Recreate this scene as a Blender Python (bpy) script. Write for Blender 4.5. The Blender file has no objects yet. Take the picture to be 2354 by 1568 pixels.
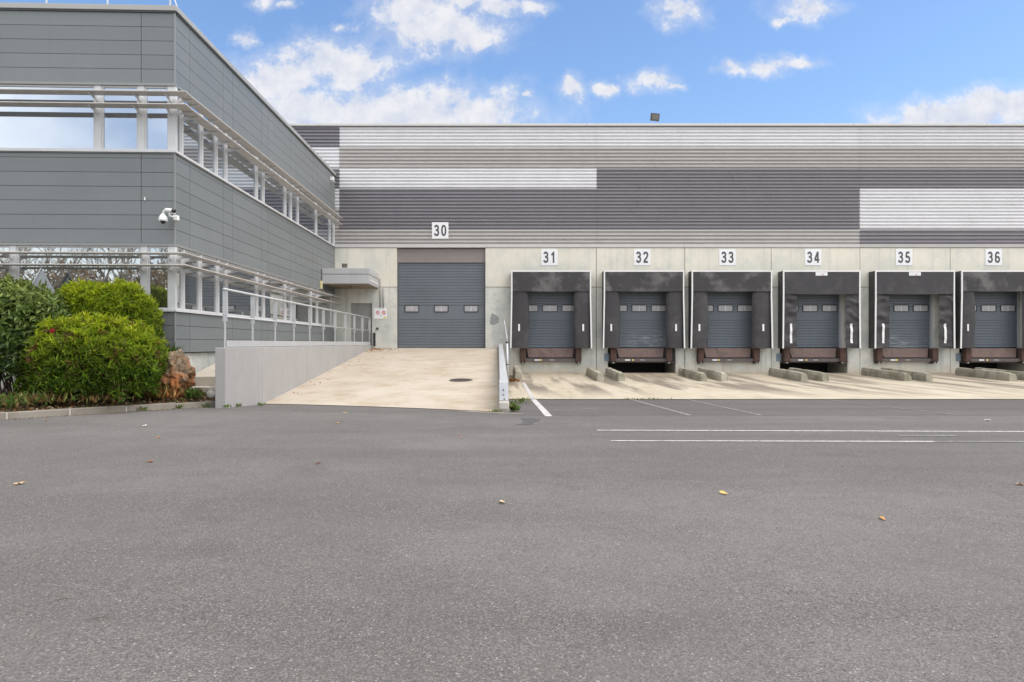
import bpy, bmesh, math, random
import numpy as np
from mathutils import Vector, Matrix, noise as mnoise

R = math.radians
rnd = random.Random(7)
sc = bpy.context.scene
COL = sc.collection

# ------------------------------------------------------------------ camera
CAMZ = 1.38
F = 1569.3            # focal length in the 2354-px-wide measuring frame
VX, VY = 1144.0, 789.0
cam_d = bpy.data.cameras.new('camera')
cam_d.sensor_width = 36.0
cam_d.lens = 24.0
cam_d.clip_end = 3000
cam_d.shift_x = 33.0 / 2354
cam_d.shift_y = 5.0 / 2354
cam = bpy.data.objects.new('camera', cam_d)
cam.location = (0, 0, CAMZ)
cam.rotation_euler = (R(90), 0, 0)
COL.objects.link(cam)
sc.camera = cam

# ------------------------------------------------------------------ sky, sun, exposure
SUN_EL, SUN_AZ = 57.0, 108.0      # azimuth clockwise from +Y: behind the camera, from the right
S = Vector((math.sin(R(SUN_AZ)) * math.cos(R(SUN_EL)), math.cos(R(SUN_AZ)) * math.cos(R(SUN_EL)), math.sin(R(SUN_EL))))
sun_d = bpy.data.lights.new('sun', 'SUN')
sun_d.energy = 1.25
sun_d.angle = R(40)
sun_d.color = (1.0, 0.93, 0.84)
sun = bpy.data.objects.new('sun', sun_d)
sun.rotation_euler = (-S).to_track_quat('-Z', 'Y').to_euler()
sun.location = S * 60
COL.objects.link(sun)

sc.view_settings.view_transform = 'Standard'
sc.view_settings.look = 'None'
sc.view_settings.exposure = 1.03
sc.view_settings.gamma = 1.0
sc.view_settings.use_curve_mapping = False
sc.cycles.max_bounces = 6
sc.cycles.diffuse_bounces = 3
sc.cycles.glossy_bounces = 4
sc.cycles.transparent_max_bounces = 8

world = bpy.data.worlds.new('World')
sc.world = world
world.use_nodes = True


def build_world():
    nt = world.node_tree
    N, L = nt.nodes, nt.links
    N.clear()

    def new(t, **kw):
        n = N.new(t)
        for k, v in kw.items():
            setattr(n, k, v)
        return n

    def math_(op, a, b=None, c=None, clamp=False):
        n = new('ShaderNodeMath', operation=op, use_clamp=clamp)
        for i, v in enumerate((a, b, c)):
            if v is None:
                continue
            if hasattr(v, 'links'):
                L.new(v, n.inputs[i])
            else:
                n.inputs[i].default_value = v
        return n.outputs[0]

    def vmath(op, a, b=None):
        n = new('ShaderNodeVectorMath', operation=op)
        for i, v in enumerate((a, b)):
            if v is None:
                continue
            if hasattr(v, 'links'):
                L.new(v, n.inputs[i])
            else:
                n.inputs[i].default_value = v
        return n

    def ramp01(v, lo, hi):
        n = new('ShaderNodeMapRange', interpolation_type='SMOOTHSTEP')
        L.new(v, n.inputs[0])
        n.inputs[1].default_value = lo
        n.inputs[2].default_value = hi
        return n.outputs[0]

    def mixc(f, a, b):
        n = new('ShaderNodeMix', data_type='RGBA')
        for i, v in ((0, f), (6, a), (7, b)):
            if hasattr(v, 'links'):
                L.new(v, n.inputs[i])
            else:
                n.inputs[i].default_value = v
        return n.outputs[2]

    out = new('ShaderNodeOutputWorld')
    bg = new('ShaderNodeBackground')
    L.new(bg.outputs[0], out.inputs[0])
    sky = new('ShaderNodeTexSky', sky_type='NISHITA')
    sky.sun_disc = False
    sky.sun_elevation = R(SUN_EL)
    sky.sun_rotation = R(SUN_AZ)
    sky.altitude = 200
    sky.air_density = 1.3
    sky.dust_density = 0.9
    sky.ozone_density = 2.2
    # scale the physical sky down, then lay the clouds over it in the same units
    skys = vmath('MULTIPLY', sky.outputs[0], (SKY_K * 0.89, SKY_K * 1.00, SKY_K * 1.17)).outputs[0]

    tc = new('ShaderNodeTexCoord')
    d = tc.outputs['Generated']
    sep = new('ShaderNodeSeparateXYZ')
    L.new(d, sep.inputs[0])
    x, y, z = sep.outputs
    yc = math_('MAXIMUM', y, 0.15)
    a = math_('DIVIDE', x, yc)
    b = math_('DIVIDE', z, yc)
    comb = new('ShaderNodeCombineXYZ')
    L.new(a, comb.inputs[0])
    L.new(b, comb.inputs[1])
    p = comb.outputs[0]

    # the cloud banks over the warehouse: centre and half size as tangents of the angle from straight ahead
    blobs = [(1010, 70, 140, 54), (950, 22, 110, 46), (1150, 8, 90, 34), (1215, 18, 55, 30), (1075, 5, 70, 26),
             (770, 150, 145, 56), (650, 182, 125, 46), (850, 140, 50, 34), (620, 215, 70, 34), (930, 268, 285, 72), (760, 256, 165, 54), (1080, 262, 120, 50),
             (640, 250, 60, 30),
             (565, 98, 40, 24), (610, 6, 45, 26), (670, 12, 25, 14), (792, 60, 30, 20), (1312, 200, 50, 32), (1392, 202, 34, 22),
             (1498, 190, 60, 34), (1560, 26, 68, 46), (1850, 16, 84, 40), (1795, 42, 40, 14),
             (1690, 155, 52, 20), (1765, 152, 60, 24), (1840, 142, 60, 20),
             (2200, 275, 170, 46), (2290, 252, 120, 46), (2400, 262, 90, 40), (1210, 218, 26, 13), (1096, 106, 24, 15), (1550, 200, 36, 12)]
    best = None
    warp = new('ShaderNodeTexNoise')
    warp.inputs['Scale'].default_value = 19.0
    warp.inputs['Detail'].default_value = 4
    warp.inputs['Roughness'].default_value = 0.6
    L.new(p, warp.inputs['Vector'])
    w = vmath('SUBTRACT', warp.outputs['Color'], (0.5, 0.5, 0.5)).outputs[0]
    w = vmath('MULTIPLY', w, (0.075, 0.05, 0.0)).outputs[0]
    pw = vmath('ADD', p, w).outputs[0]
    for (dx, dy, rx, ry) in blobs:
        c = ((dx - VX) / F, (VY - dy) / F, 0.0)
        q = vmath('SUBTRACT', pw, c).outputs[0]
        q = vmath('MULTIPLY', q, (F / rx, F / ry, 0.0)).outputs[0]
        ln = vmath('LENGTH', q).outputs[1]
        v = math_('SUBTRACT', 1.28 if rx > 100 else 1.0, ln)
        best = v if best is None else math_('MAXIMUM', best, v)
    n1 = new('ShaderNodeTexNoise')
    n1.inputs['Scale'].default_value = 21.0
    n1.inputs['Detail'].default_value = 8
    n1.inputs['Roughness'].default_value = 0.66
    L.new(p, n1.inputs['Vector'])
    n2 = new('ShaderNodeTexNoise')
    n2.inputs['Scale'].default_value = 21.0
    n2.inputs['Detail'].default_value = 5
    n2.inputs['Roughness'].default_value = 0.6
    p2 = vmath('ADD', p, (-0.006, 0.020, 0.0)).outputs[0]
    L.new(p2, n2.inputs['Vector'])
    nn = math_('MULTIPLY', math_('SUBTRACT', n1.outputs['Fac'], 0.5), 2.5)
    dens = math_('ADD', best, nn)
    front = ramp01(y, 0.30, 0.45)
    alpha_a = math_('MULTIPLY', ramp01(dens, -0.06, 0.80), front)

    # elsewhere: a broken layer out of view, made extra bright to light upright faces
    n3 = new('ShaderNodeTexNoise')
    n3.inputs['Scale'].default_value = 2.2
    n3.inputs['Detail'].default_value = 7
    n3.inputs['Roughness'].default_value = 0.55
    L.new(d, n3.inputs['Vector'])
    inx = ramp01(math_('ABSOLUTE', a), 1.25, 0.85)
    inb = ramp01(b, 0.85, 0.56)
    inframe = math_('MULTIPLY', math_('MULTIPLY', inx, inb), ramp01(y, 0.2, 0.4))
    rest = math_('SUBTRACT', 1.0, inframe)
    alpha_b = math_('MULTIPLY', math_('MULTIPLY', ramp01(n3.outputs['Fac'], 0.22, 0.62), 0.86), rest)
    halo = math_('MULTIPLY', math_('MULTIPLY', ramp01(math_('ADD', best, math_('MULTIPLY', nn, 0.6)), -0.45, 0.55), 0.38), front)
    alpha = math_('MAXIMUM', math_('MAXIMUM', alpha_a, halo), alpha_b)
    alpha = math_('MULTIPLY', alpha, 0.97)

    shade = math_('ADD', math_('MULTIPLY', math_('SUBTRACT', n1.outputs['Fac'], n2.outputs['Fac']), 2.6), 0.62, clamp=True)
    thick = ramp01(dens, 0.35, 1.2)
    shade = math_('SUBTRACT', shade, math_('MULTIPLY', thick, 0.15), clamp=True)
    cloud_f = mixc(shade, (0.33, 0.35, 0.41, 1), (0.445, 0.445, 0.455, 1))
    cloud_r = (CLOUD_REST, CLOUD_REST * 0.985, CLOUD_REST * 0.955, 1)
    cloud = mixc(rest, cloud_f, cloud_r)
    final = mixc(alpha, skys, cloud)
    L.new(final, bg.inputs[0])
    bg.inputs[1].default_value = 1.0


SKY_K = 0.083
CLOUD_REST = 1.08
build_world()


# ------------------------------------------------------------------ helpers: pixels, frames, meshes
def px(dx, dy, Y):
    """a point of the measuring frame at distance Y -> (X, Z)"""
    return (dx - VX) * Y / F, CAMZ + (VY - dy) * Y / F


def _prof(ks, y):
    for (a, za), (b, zb) in zip(ks, ks[1:]):
        if a <= y <= b:
            return za + (zb - za) * (y - a) / (b - a)
    return ks[-1][1]


def zg(y, x=10.0):
    """height of the yard: it falls gently to a drain in front of the docks, flatter towards the planting bed"""
    t = max(0.0, min(1.0, (x + 5.0) / 5.0))
    zr = _prof([(-400, .08), (9, .08), (18.9, -.17), (26.3, -.11), (30.77, .03), (400, .03)], y)
    if t >= 1:
        return zr
    zl = _prof([(-400, .08), (9, .08), (14.2, .03), (16.6, -.10), (19.1, -.17), (26.3, -.11), (30.77, .03), (400, .03)], y)
    return zl + (zr - zl) * t


ORG = {}


class Frame:
    def __init__(s, o, d, n):
        s.o, s.d, s.n = o, d, n

    def p(s, u, v, z):
        return (s.o[0] + s.d[0] * u + s.n[0] * v, s.o[1] + s.d[1] * u + s.n[1] * v, z)


WORLD = Frame((0, 0), (1, 0), (0, 1))


class MB:
    def __init__(s):
        s.v, s.f = [], []

    def add(s, vs, fs):
        b = len(s.v)
        s.v.extend(vs)
        s.f.extend([tuple(b + i for i in f) for f in fs])
        return s

    def hexa(s, c):
        return s.add(c, [(0, 3, 2, 1), (4, 5, 6, 7), (0, 1, 5, 4), (1, 2, 6, 5), (2, 3, 7, 6), (3, 0, 4, 7)])

    def box(s, x0, x1, y0, y1, z0, z1):
        return s.hexa([(x0, y0, z0), (x1, y0, z0), (x1, y1, z0), (x0, y1, z0), (x0, y0, z1), (x1, y0, z1), (x1, y1, z1), (x0, y1, z1)])

    def fbox(s, fr, u0, u1, v0, v1, z0, z1):
        return s.hexa([fr.p(u0, v0, z0), fr.p(u1, v0, z0), fr.p(u1, v1, z0), fr.p(u0, v1, z0),
                       fr.p(u0, v0, z1), fr.p(u1, v0, z1), fr.p(u1, v1, z1), fr.p(u0, v1, z1)])

    def prism(s, poly, ext):
        """poly: list of 3D points, ext: extrusion vector"""
        n = len(poly)
        e = Vector(ext)
        vs = [tuple(p) for p in poly] + [tuple(Vector(p) + e) for p in poly]
        fs = [tuple(range(n)), tuple(range(2 * n - 1, n - 1, -1))]
        fs += [(i, i + n, (i + 1) % n + n, (i + 1) % n) for i in range(n)]
        return s.add(vs, fs)

    def tube(s, pts, rad, n=8, caps=True):
        pts = [Vector(p) for p in pts]
        rs = rad if isinstance(rad, (list, tuple)) else [rad] * len(pts)
        vs, fs = [], []
        ref = None
        for i, p in enumerate(pts):
            t = (pts[min(i + 1, len(pts) - 1)] - pts[max(i - 1, 0)]).normalized()
            if ref is None:
                ref = Vector((0, 0, 1)) if abs(t.z) < .9 else Vector((1, 0, 0))
            a = t.cross(ref).normalized()
            b = t.cross(a).normalized()
            ref = -b if False else ref
            for k in range(n):
                an = 2 * math.pi * k / n
                vs.append(tuple(p + (a * math.cos(an) + b * math.sin(an)) * rs[i]))
        for i in range(len(pts) - 1):
            for k in range(n):
                fs.append((i * n + k, i * n + (k + 1) % n, (i + 1) * n + (k + 1) % n, (i + 1) * n + k))
        if caps:
            fs.append(tuple(range(n - 1, -1, -1)))
            fs.append(tuple(range((len(pts) - 1) * n, len(pts) * n)))
        return s.add(vs, fs)

    def lathe(s, c, prof, n=16):
        """prof: list of (r, z) around the vertical through c"""
        vs, fs = [], []
        for r, z in prof:
            for k in range(n):
                a = 2 * math.pi * k / n
                vs.append((c[0] + r * math.cos(a), c[1] + r * math.sin(a), c[2] + z))
        for i in range(len(prof) - 1):
            for k in range(n):
                fs.append((i * n + k, i * n + (k + 1) % n, (i + 1) * n + (k + 1) % n, (i + 1) * n + k))
        fs.append(tuple(range(n - 1, -1, -1)))
        fs.append(tuple(range((len(prof) - 1) * n, len(prof) * n)))
        return s.add(vs, fs)

    def grid(s, fn, nu, nv):
        vs = [tuple(fn(i / nu, j / nv)) for j in range(nv + 1) for i in range(nu + 1)]
        fs = [(j * (nu + 1) + i, j * (nu + 1) + i + 1, (j + 1) * (nu + 1) + i + 1, (j + 1) * (nu + 1) + i) for j in range(nv) for i in range(nu)]
        return s.add(vs, fs)

    def build(s, name, mat, parent=None, smooth=False, bevel=0.0, solid=0.0, org=None, fix=True):
        me = bpy.data.meshes.new(name)
        if parent is not None:
            o0 = Vector(ORG[parent.name])
        elif org is not None:
            o0 = Vector(org)
        else:
            o0 = Vector((0, 0, 0))
        me.from_pydata([tuple(Vector(v) - o0) for v in s.v], [], s.f)
        if fix:
            bm = bmesh.new()
            bm.from_mesh(me)
            bmesh.ops.recalc_face_normals(bm, faces=bm.faces)
            bm.to_mesh(me)
            bm.free()
        me.update()
        if mat is not None:
            me.materials.append(mat)
        if smooth:
            me.polygons.foreach_set('use_smooth', [True] * len(me.polygons))
        o = bpy.data.objects.new(name, me)
        COL.objects.link(o)
        ORG[o.name] = tuple(o0)
        if parent is not None:
            o.parent = parent
        else:
            o.location = o0
        if bevel:
            m = o.modifiers.new('bevel', 'BEVEL')
            m.width = bevel
            m.segments = 2
            m.limit_method = 'ANGLE'
        if solid:
            m = o.modifiers.new('solid', 'SOLIDIFY')
            m.thickness = solid
            if smooth:
                m2 = o.modifiers.new('split', 'EDGE_SPLIT')
                m2.split_angle = R(50)
        return o


def tag(o, label=None, cat=None, group=None, kind=None):
    if label:
        o['label'] = label
    if cat:
        o['category'] = cat
    if group:
        o['group'] = group
    if kind:
        o['kind'] = kind
    return o


def empty(name, loc, label=None, cat=None, group=None, kind=None):
    o = bpy.data.objects.new(name, None)
    o.empty_display_size = .2
    o.location = loc
    COL.objects.link(o)
    ORG[o.name] = tuple(loc)
    return tag(o, label, cat, group, kind)


def box(name, mat, parent, x0, x1, y0, y1, z0, z1, bevel=0.0):
    return MB().box(x0, x1, y0, y1, z0, z1).build(name, mat, parent, bevel=bevel)


# ------------------------------------------------------------------ materials
class NT:
    def __init__(s, name):
        s.m = bpy.data.materials.new(name)
        s.m.use_nodes = True
        s.nt = s.m.node_tree
        s.N, s.L = s.nt.nodes, s.nt.links
        s.bsdf = s.N['Principled BSDF']
        s.out = s.N['Material Output']
        s.geo = s.N.new('ShaderNodeNewGeometry')
        s.pos = s.geo.outputs['Position']

    def set(s, sock, v):
        if hasattr(v, 'links'):
            s.L.new(v, sock)
        else:
            if isinstance(v, tuple) and len(v) == 3 and sock.type == 'RGBA':
                v = v + (1,)
            sock.default_value = v

    def inp(s, name, v):
        s.set(s.bsdf.inputs[name], v)

    def map(s, scale=(1, 1, 1), vec=None, loc=(0, 0, 0)):
        n = s.N.new('ShaderNodeMapping')
        n.inputs['Scale'].default_value = scale
        n.inputs['Location'].default_value = loc
        s.L.new(vec or s.pos, n.inputs['Vector'])
        return n.outputs[0]

    def noise(s, scale, detail=4, rough=.55, vec=None, dist=0.0):
        n = s.N.new('ShaderNodeTexNoise')
        n.inputs['Scale'].default_value = scale
        n.inputs['Detail'].default_value = detail
        n.inputs['Roughness'].default_value = rough
        n.inputs['Distortion'].default_value = dist
        s.L.new(vec or s.pos, n.inputs['Vector'])
        return n.outputs['Fac']

    def voronoi(s, scale, vec=None):
        n = s.N.new('ShaderNodeTexVoronoi')
        n.inputs['Scale'].default_value = scale
        s.L.new(vec or s.pos, n.inputs['Vector'])
        return n

    def rng(s, v, a, b, c=0.0, d=1.0, smooth=False):
        n = s.N.new('ShaderNodeMapRange')
        if smooth:
            n.interpolation_type = 'SMOOTHSTEP'
        s.L.new(v, n.inputs[0])
        for i, q in enumerate((a, b, c, d)):
            n.inputs[i + 1].default_value = q
        return n.outputs[0]

    def mix(s, f, a, b, blend='MIX'):
        n = s.N.new('ShaderNodeMix')
        n.data_type = 'RGBA'
        n.blend_type = blend
        for i, v in ((0, f), (6, a), (7, b)):
            s.set(n.inputs[i], v)
        return n.outputs[2]

    def math(s, op, a, b=0.0, clamp=False):
        n = s.N.new('ShaderNodeMath')
        n.operation = op
        n.use_clamp = clamp
        s.set(n.inputs[0], a)
        s.set(n.inputs[1], b)
        return n.outputs[0]

    def bump(s, h, strength=.3, dist=.01):
        n = s.N.new('ShaderNodeBump')
        n.inputs['Strength'].default_value = strength
        n.inputs['Distance'].default_value = dist
        s.L.new(h, n.inputs['Height'])
        s.L.new(n.outputs[0], s.bsdf.inputs['Normal'])

    def rand(s):
        n = s.N.new('ShaderNodeObjectInfo')
        return n.outputs['Random']


def plain(name, c, rough=.5, metal=0.0, var=.12, scale=3.0, spec=.5, bump=0.0, dirt=None, orand=0.0, streak=0.0):
    t = NT(name)
    n = t.noise(scale, 6, .6)
    col = t.mix(t.rng(n, .3, .7), tuple(x * (1 - var) for x in c), tuple(min(1, x * (1 + var)) for x in c))
    if streak:
        sv = t.noise(1.0, 5, .6, t.map((9, 9, .5)))
        col = t.mix(t.rng(sv, .5, .75, 0, streak), col, tuple(x * .6 for x in c))
    if dirt:
        dn = t.noise(dirt[1], 7, .65)
        col = t.mix(t.rng(dn, dirt[2], dirt[3], 0, dirt[4]), col, dirt[0])
    if orand:
        g = t.rng(t.rand(), 0, 1, 1 - orand, 1 + orand)
        cm = t.N.new('ShaderNodeCombineXYZ')
        for i in range(3):
            t.L.new(g, cm.inputs[i])
        col = t.mix(1.0, col, cm.outputs[0], 'MULTIPLY')
    t.inp('Base Color', col)
    t.inp('Roughness', t.rng(n, .3, .7, max(rough - .08, 0.02), min(1, rough + .08)))
    t.inp('Metallic', metal)
    t.inp('Specular IOR Level', spec)
    if bump:
        t.bump(t.noise(scale * 12, 5, .6), bump, .01)
    return t.m


def m_asphalt():
    t = NT('asphalt')
    big = t.noise(.20, 5, .62)
    band = t.noise(1.0, 4, .6, t.map((.10, .55, 1), loc=(2, 1, 0)))
    mid = t.noise(1.9, 7, .7)
    col = t.mix(t.rng(big, .42, .58), (.110, .1025, .098), (.150, .1415, .136))
    col = t.mix(t.rng(band, .46, .60, 0, .7), col, (.082, .076, .072))
    col = t.mix(t.rng(mid, .48, .64, 0, .35), col, (.078, .073, .070))
    v = t.voronoi(135)
    sepc = t.N.new('ShaderNodeSeparateColor')
    t.L.new(v.outputs['Color'], sepc.inputs[0])
    cell = sepc.outputs[0]
    wear = t.rng(t.noise(.9, 5, .6), .35, .65, .55, 1.0)
    col = t.mix(t.math('MULTIPLY', t.rng(cell, .0, .38, .85, 0), wear), col, (.036, .033, .032))
    col = t.mix(t.math('MULTIPLY', t.rng(cell, .62, 1.0, 0, .75), wear), col, (.235, .22, .208))
    col = t.mix(t.rng(sepc.outputs[1], .955, .985, 0, .5), col, (.34, .26, .22))
    col = t.mix(t.rng(sepc.outputs[2], .985, .995, 0, .6), col, (.46, .43, .40))
    fine = t.noise(300, 3, .75)
    col = t.mix(t.rng(fine, .38, .68, 0, .4), col, (.172, .162, .154))
    sp = t.N.new('ShaderNodeSeparateXYZ')
    t.L.new(t.pos, sp.inputs[0])
    # older strip along the building, with a crack where the two layers meet
    wob = t.math('ADD', sp.outputs[1], t.math('MULTIPLY', t.math('SUBTRACT', t.noise(.5, 5, .65), .5), .7))
    strip = t.rng(wob, 13.1, 13.25)
    xm = t.rng(sp.outputs[0], -1.0, 1.2)
    col = t.mix(t.math('MULTIPLY', t.math('MULTIPLY', strip, xm), .36), col, (.066, .060, .061))
    crack = t.math('MULTIPLY', t.math('MULTIPLY', t.rng(t.math('ABSOLUTE', t.math('SUBTRACT', wob, 13.18)), .012, .045, 1, 0), xm), t.rng(t.noise(2.5, 3), .38, .55))
    col = t.mix(t.math('MULTIPLY', crack, .65), col, (.045, .04, .04))
    # old oil spots
    oil = t.noise(.62, 6, .6, t.map((1, 1, 1), loc=(11, 4, 0)))
    col = t.mix(t.rng(oil, .60, .68, 0, .25), col, (.07, .065, .064))
    t.inp('Base Color', col)
    t.inp('Roughness', .9)
    t.inp('Specular IOR Level', .25)
    t.bump(t.math('ADD', v.outputs['Distance'], t.math('MULTIPLY', fine, .5)), .4, .005)
    return t.m


def m_concrete(name, c1, c2, stain, rough=.85, streaks=.5, patch=.6, base=None):
    """cast concrete: cloudy tone, blotches, rain streaks, pores"""
    t = NT(name)
    n = t.noise(.55, 6, .62)
    col = t.mix(t.rng(n, .35, .68), c1, c2)
    bl = t.noise(1.1, 9, .7, t.map((1, 1, 1), loc=(7, 3, 1)))
    col = t.mix(t.rng(bl, .47, .64, 0, patch), col, stain)
    sp2 = t.noise(4.5, 8, .72, t.map((1, 1, 1), loc=(1, 9, 4)))
    col = t.mix(t.rng(sp2, .58, .72, 0, patch * .7), col, tuple(x * .8 for x in stain))
    st = t.noise(1.0, 6, .6, t.map((4.5, 4.5, .22)))
    col = t.mix(t.rng(st, .5, .74, 0, streaks), col, tuple(x * .72 for x in stain))
    po = t.noise(28, 5, .7)
    col = t.mix(t.rng(po, .55, .8, 0, .35), col, tuple(x * .7 for x in c1))
    if base:
        sp = t.N.new('ShaderNodeSeparateXYZ')
        t.L.new(t.pos, sp.inputs[0])
        h = t.math('ADD', sp.outputs[2], t.math('MULTIPLY', t.math('SUBTRACT', t.noise(2.5, 5), .5), .9))
        col = t.mix(t.rng(h, base[1], base[2], base[3], 0), col, base[0])
    t.inp('Base Color', col)
    t.inp('Roughness', rough)
    t.inp('Specular IOR Level', .25)
    t.bump(po, .15, .01)
    return t.m


def m_apron():
    t = NT('apron_concrete')
    n = t.noise(.7, 6, .6)
    col = t.mix(t.rng(n, .35, .65), (.42, .365, .275), (.49, .435, .345))
    st = t.noise(1.0, 5, .6, t.map((1.25, .12, 1), loc=(3.1, 0, 0)))
    sp = t.N.new('ShaderNodeSeparateXYZ')
    t.L.new(t.pos, sp.inputs[0])
    near = t.rng(sp.outputs[1], 19.2, 22.5)
    col = t.mix(t.math('MULTIPLY', t.rng(st, .46, .58, 0, .9), near), col, (.17, .142, .115))
    st2 = t.noise(1.0, 6, .65, t.map((3.5, .5, 1)))
    col = t.mix(t.rng(st2, .52, .72, 0, .5), col, (.26, .23, .19))
    bl = t.noise(2.2, 7, .7)
    col = t.mix(t.rng(bl, .55, .75, 0, .5), col, (.33, .29, .23))
    # dirt gathered where the vehicles stop
    wob = t.math('ADD', sp.outputs[1], t.math('MULTIPLY', t.math('SUBTRACT', t.noise(.9, 5), .5), 2.5))
    col = t.mix(t.rng(wob, 26.5, 30.3, 0, .55), col, (.25, .205, .15))
    t.inp('Base Color', col)
    t.inp('Roughness', .9)
    t.inp('Specular IOR Level', .2)
    t.bump(t.noise(40, 5, .7), .2, .01)
    return t.m


def m_glass(name, tint=(.80, .86, .93), dark=(.012, .016, .02), fac=.58):
    t = NT(name)
    t.inp('Base Color', dark)
    t.inp('Roughness', .35)
    gl = t.N.new('ShaderNodeBsdfGlossy')
    gl.inputs['Color'].default_value = tint + (1,)
    gl.inputs['Roughness'].default_value = .012
    wav = t.noise(1.2, 2, .5)
    bp = t.N.new('ShaderNodeBump')
    bp.inputs['Strength'].default_value = .02
    bp.inputs['Distance'].default_value = .05
    t.L.new(wav, bp.inputs['Height'])
    t.L.new(bp.outputs[0], gl.inputs['Normal'])
    lw = t.N.new('ShaderNodeLayerWeight')
    lw.inputs['Blend'].default_value = .35
    f = t.rng(lw.outputs['Fresnel'], 0, 1, fac, 1.0)
    mx = t.N.new('ShaderNodeMixShader')
    t.L.new(f, mx.inputs[0])
    t.L.new(t.bsdf.outputs[0], mx.inputs[1])
    t.L.new(gl.outputs[0], mx.inputs[2])
    t.L.new(mx.outputs[0], t.out.inputs[0])
    return t.m


def m_leaf(name, rough=.45, transl=.35):
    t = NT(name)
    at = t.N.new('ShaderNodeAttribute')
    at.attribute_name = 'Col'
    t.inp('Base Color', at.outputs['Color'])
    t.inp('Roughness', rough)
    t.inp('Specular IOR Level', .3)
    tr = t.N.new('ShaderNodeBsdfTranslucent')
    t.L.new(at.outputs['Color'], tr.inputs[0])
    mx = t.N.new('ShaderNodeMixShader')
    mx.inputs[0].default_value = transl
    t.L.new(t.bsdf.outputs[0], mx.inputs[1])
    t.L.new(tr.outputs[0], mx.inputs[2])
    t.L.new(mx.outputs[0], t.out.inputs[0])
    return t.m


M = {}
M['asphalt'] = m_asphalt()
M['apron'] = m_apron()
M['ramp'] = m_concrete('ramp_concrete', (.43, .372, .30), (.50, .44, .365), (.33, .255, .165), streaks=0.0, patch=.6)
M['conc_up'] = m_concrete('cast_concrete_upper', (.65, .625, .535), (.73, .69, .59), (.50, .52, .49), streaks=.3, patch=.5)
M['conc_low'] = m_concrete('cast_concrete_lower', (.56, .565, .525), (.68, .66, .59), (.40, .43, .425), streaks=.6, patch=.7, base=((.54, .45, .31), .0, .5, .6))
M['joint'] = plain('joint_dark', (.05, .05, .05), .9)
M['inside'] = plain('dark_inside', (.03, .03, .03), .9)
M['wall_paint'] = m_concrete('ramp_wall_paint', (.335, .322, .316), (.38, .366, .357), (.29, .283, .28), streaks=.16, patch=.3)
M['kerb'] = m_concrete('kerb_concrete', (.235, .21, .175), (.31, .28, .24), (.15, .13, .10), streaks=.2, patch=.5)
M['mortar'] = plain('mortar', (.46, .43, .39), .9, 0, .1, 12)
M['guide'] = m_concrete('wheel_guide_concrete', (.24, .225, .175), (.42, .39, .32), (.10, .10, .055), streaks=.4, patch=.7)
M['path'] = m_concrete('path_concrete', (.46, .42, .36), (.55, .50, .43), (.35, .30, .24), streaks=0, patch=.4)
M['sheet_light'] = plain('sheet_silver_white', (.70, .695, .71), .34, .0, .04, 1.2, spec=.4, orand=.02, streak=.12)
M['sheet_mid'] = plain('sheet_beige_grey', (.43, .408, .392), .34, .0, .05, 1.2, spec=.4, orand=.02, streak=.12)
M['sheet_dark'] = plain('sheet_plum_grey', (.215, .203, .222), .34, .0, .05, 1.2, spec=.45, orand=.03, streak=.12)
M['canopy'] = plain('canopy_grey', (.43, .43, .44), .45, 0, .05, 2, streak=.2)
M['flash'] = plain('flashing_grey', (.52, .50, .49), .45, 0, .05, 2)
M['coping'] = plain('coping_white_grey', (.56, .55, .54), .45, 0, .04, 2)
M['panel'] = plain('office_cladding_grey', (.185, .199, .203), .5, .1, .05, .8, spec=.35, orand=.035, streak=.12)
M['cop_office'] = plain('office_coping', (.36, .36, .345), .45, .1, .05, 2)
M['panel_trim'] = plain('office_trim_grey', (.24, .245, .24), .45, .1, .05, 2)
M['panel_dark'] = plain('office_joint_grey', (.10, .105, .11), .6, .1, .05, 2)
M['white'] = plain('white_frame_paint', (.58, .58, .585), .4, 0, .05, 4, dirt=((.42, .40, .36), 3.0, .55, .8, .35))
M['blade'] = plain('sun_blade_white', (.50, .475, .445), .45, 0, .06, 3, dirt=((.36, .31, .25), 2.5, .5, .8, .5))
M['rail'] = plain('railing_grey_paint', (.46, .465, .475), .4, .1, .05, 4, dirt=((.33, .32, .30), 3.0, .5, .8, .4))
M['glass'] = m_glass('office_glass_pane')
M['glass_low'] = m_glass('office_glass_pane_low', (.84, .86, .87), (.03, .034, .034), .60)
M['galv'] = plain('galvanised_steel', (.50, .51, .53), .42, .35, .1, 9, dirt=((.34, .34, .34), 14, .5, .75, .5))
M['door'] = plain('door_blue_grey', (.108, .128, .152), .5, 0, .05, 1.5, streak=.2)
M['door30'] = plain('ramp_door_grey', (.13, .147, .168), .5, 0, .05, 1.5, streak=.2)


def m_scuff():
    t = NT('door_blue_grey_scuffed')
    n = t.noise(1.0, 6, .7, t.map((2.2, 2.2, 16)))
    b = t.noise(1.6, 4, .6)
    sp = t.N.new('ShaderNodeSeparateXYZ')
    t.L.new(t.pos, sp.inputs[0])
    low = t.rng(t.math('ADD', sp.outputs[2], t.math('MULTIPLY', t.noise(3, 3), .3)), 1.75, 2.15, 1, 0)
    f = t.math('MULTIPLY', t.math('MULTIPLY', t.rng(n, .45, .62), t.rng(b, .35, .6)), low)
    t.inp('Base Color', t.mix(t.math('MULTIPLY', f, .75), (.108, .128, .152), (.30, .32, .34)))
    t.inp('Roughness', .5)
    return t.m


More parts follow.
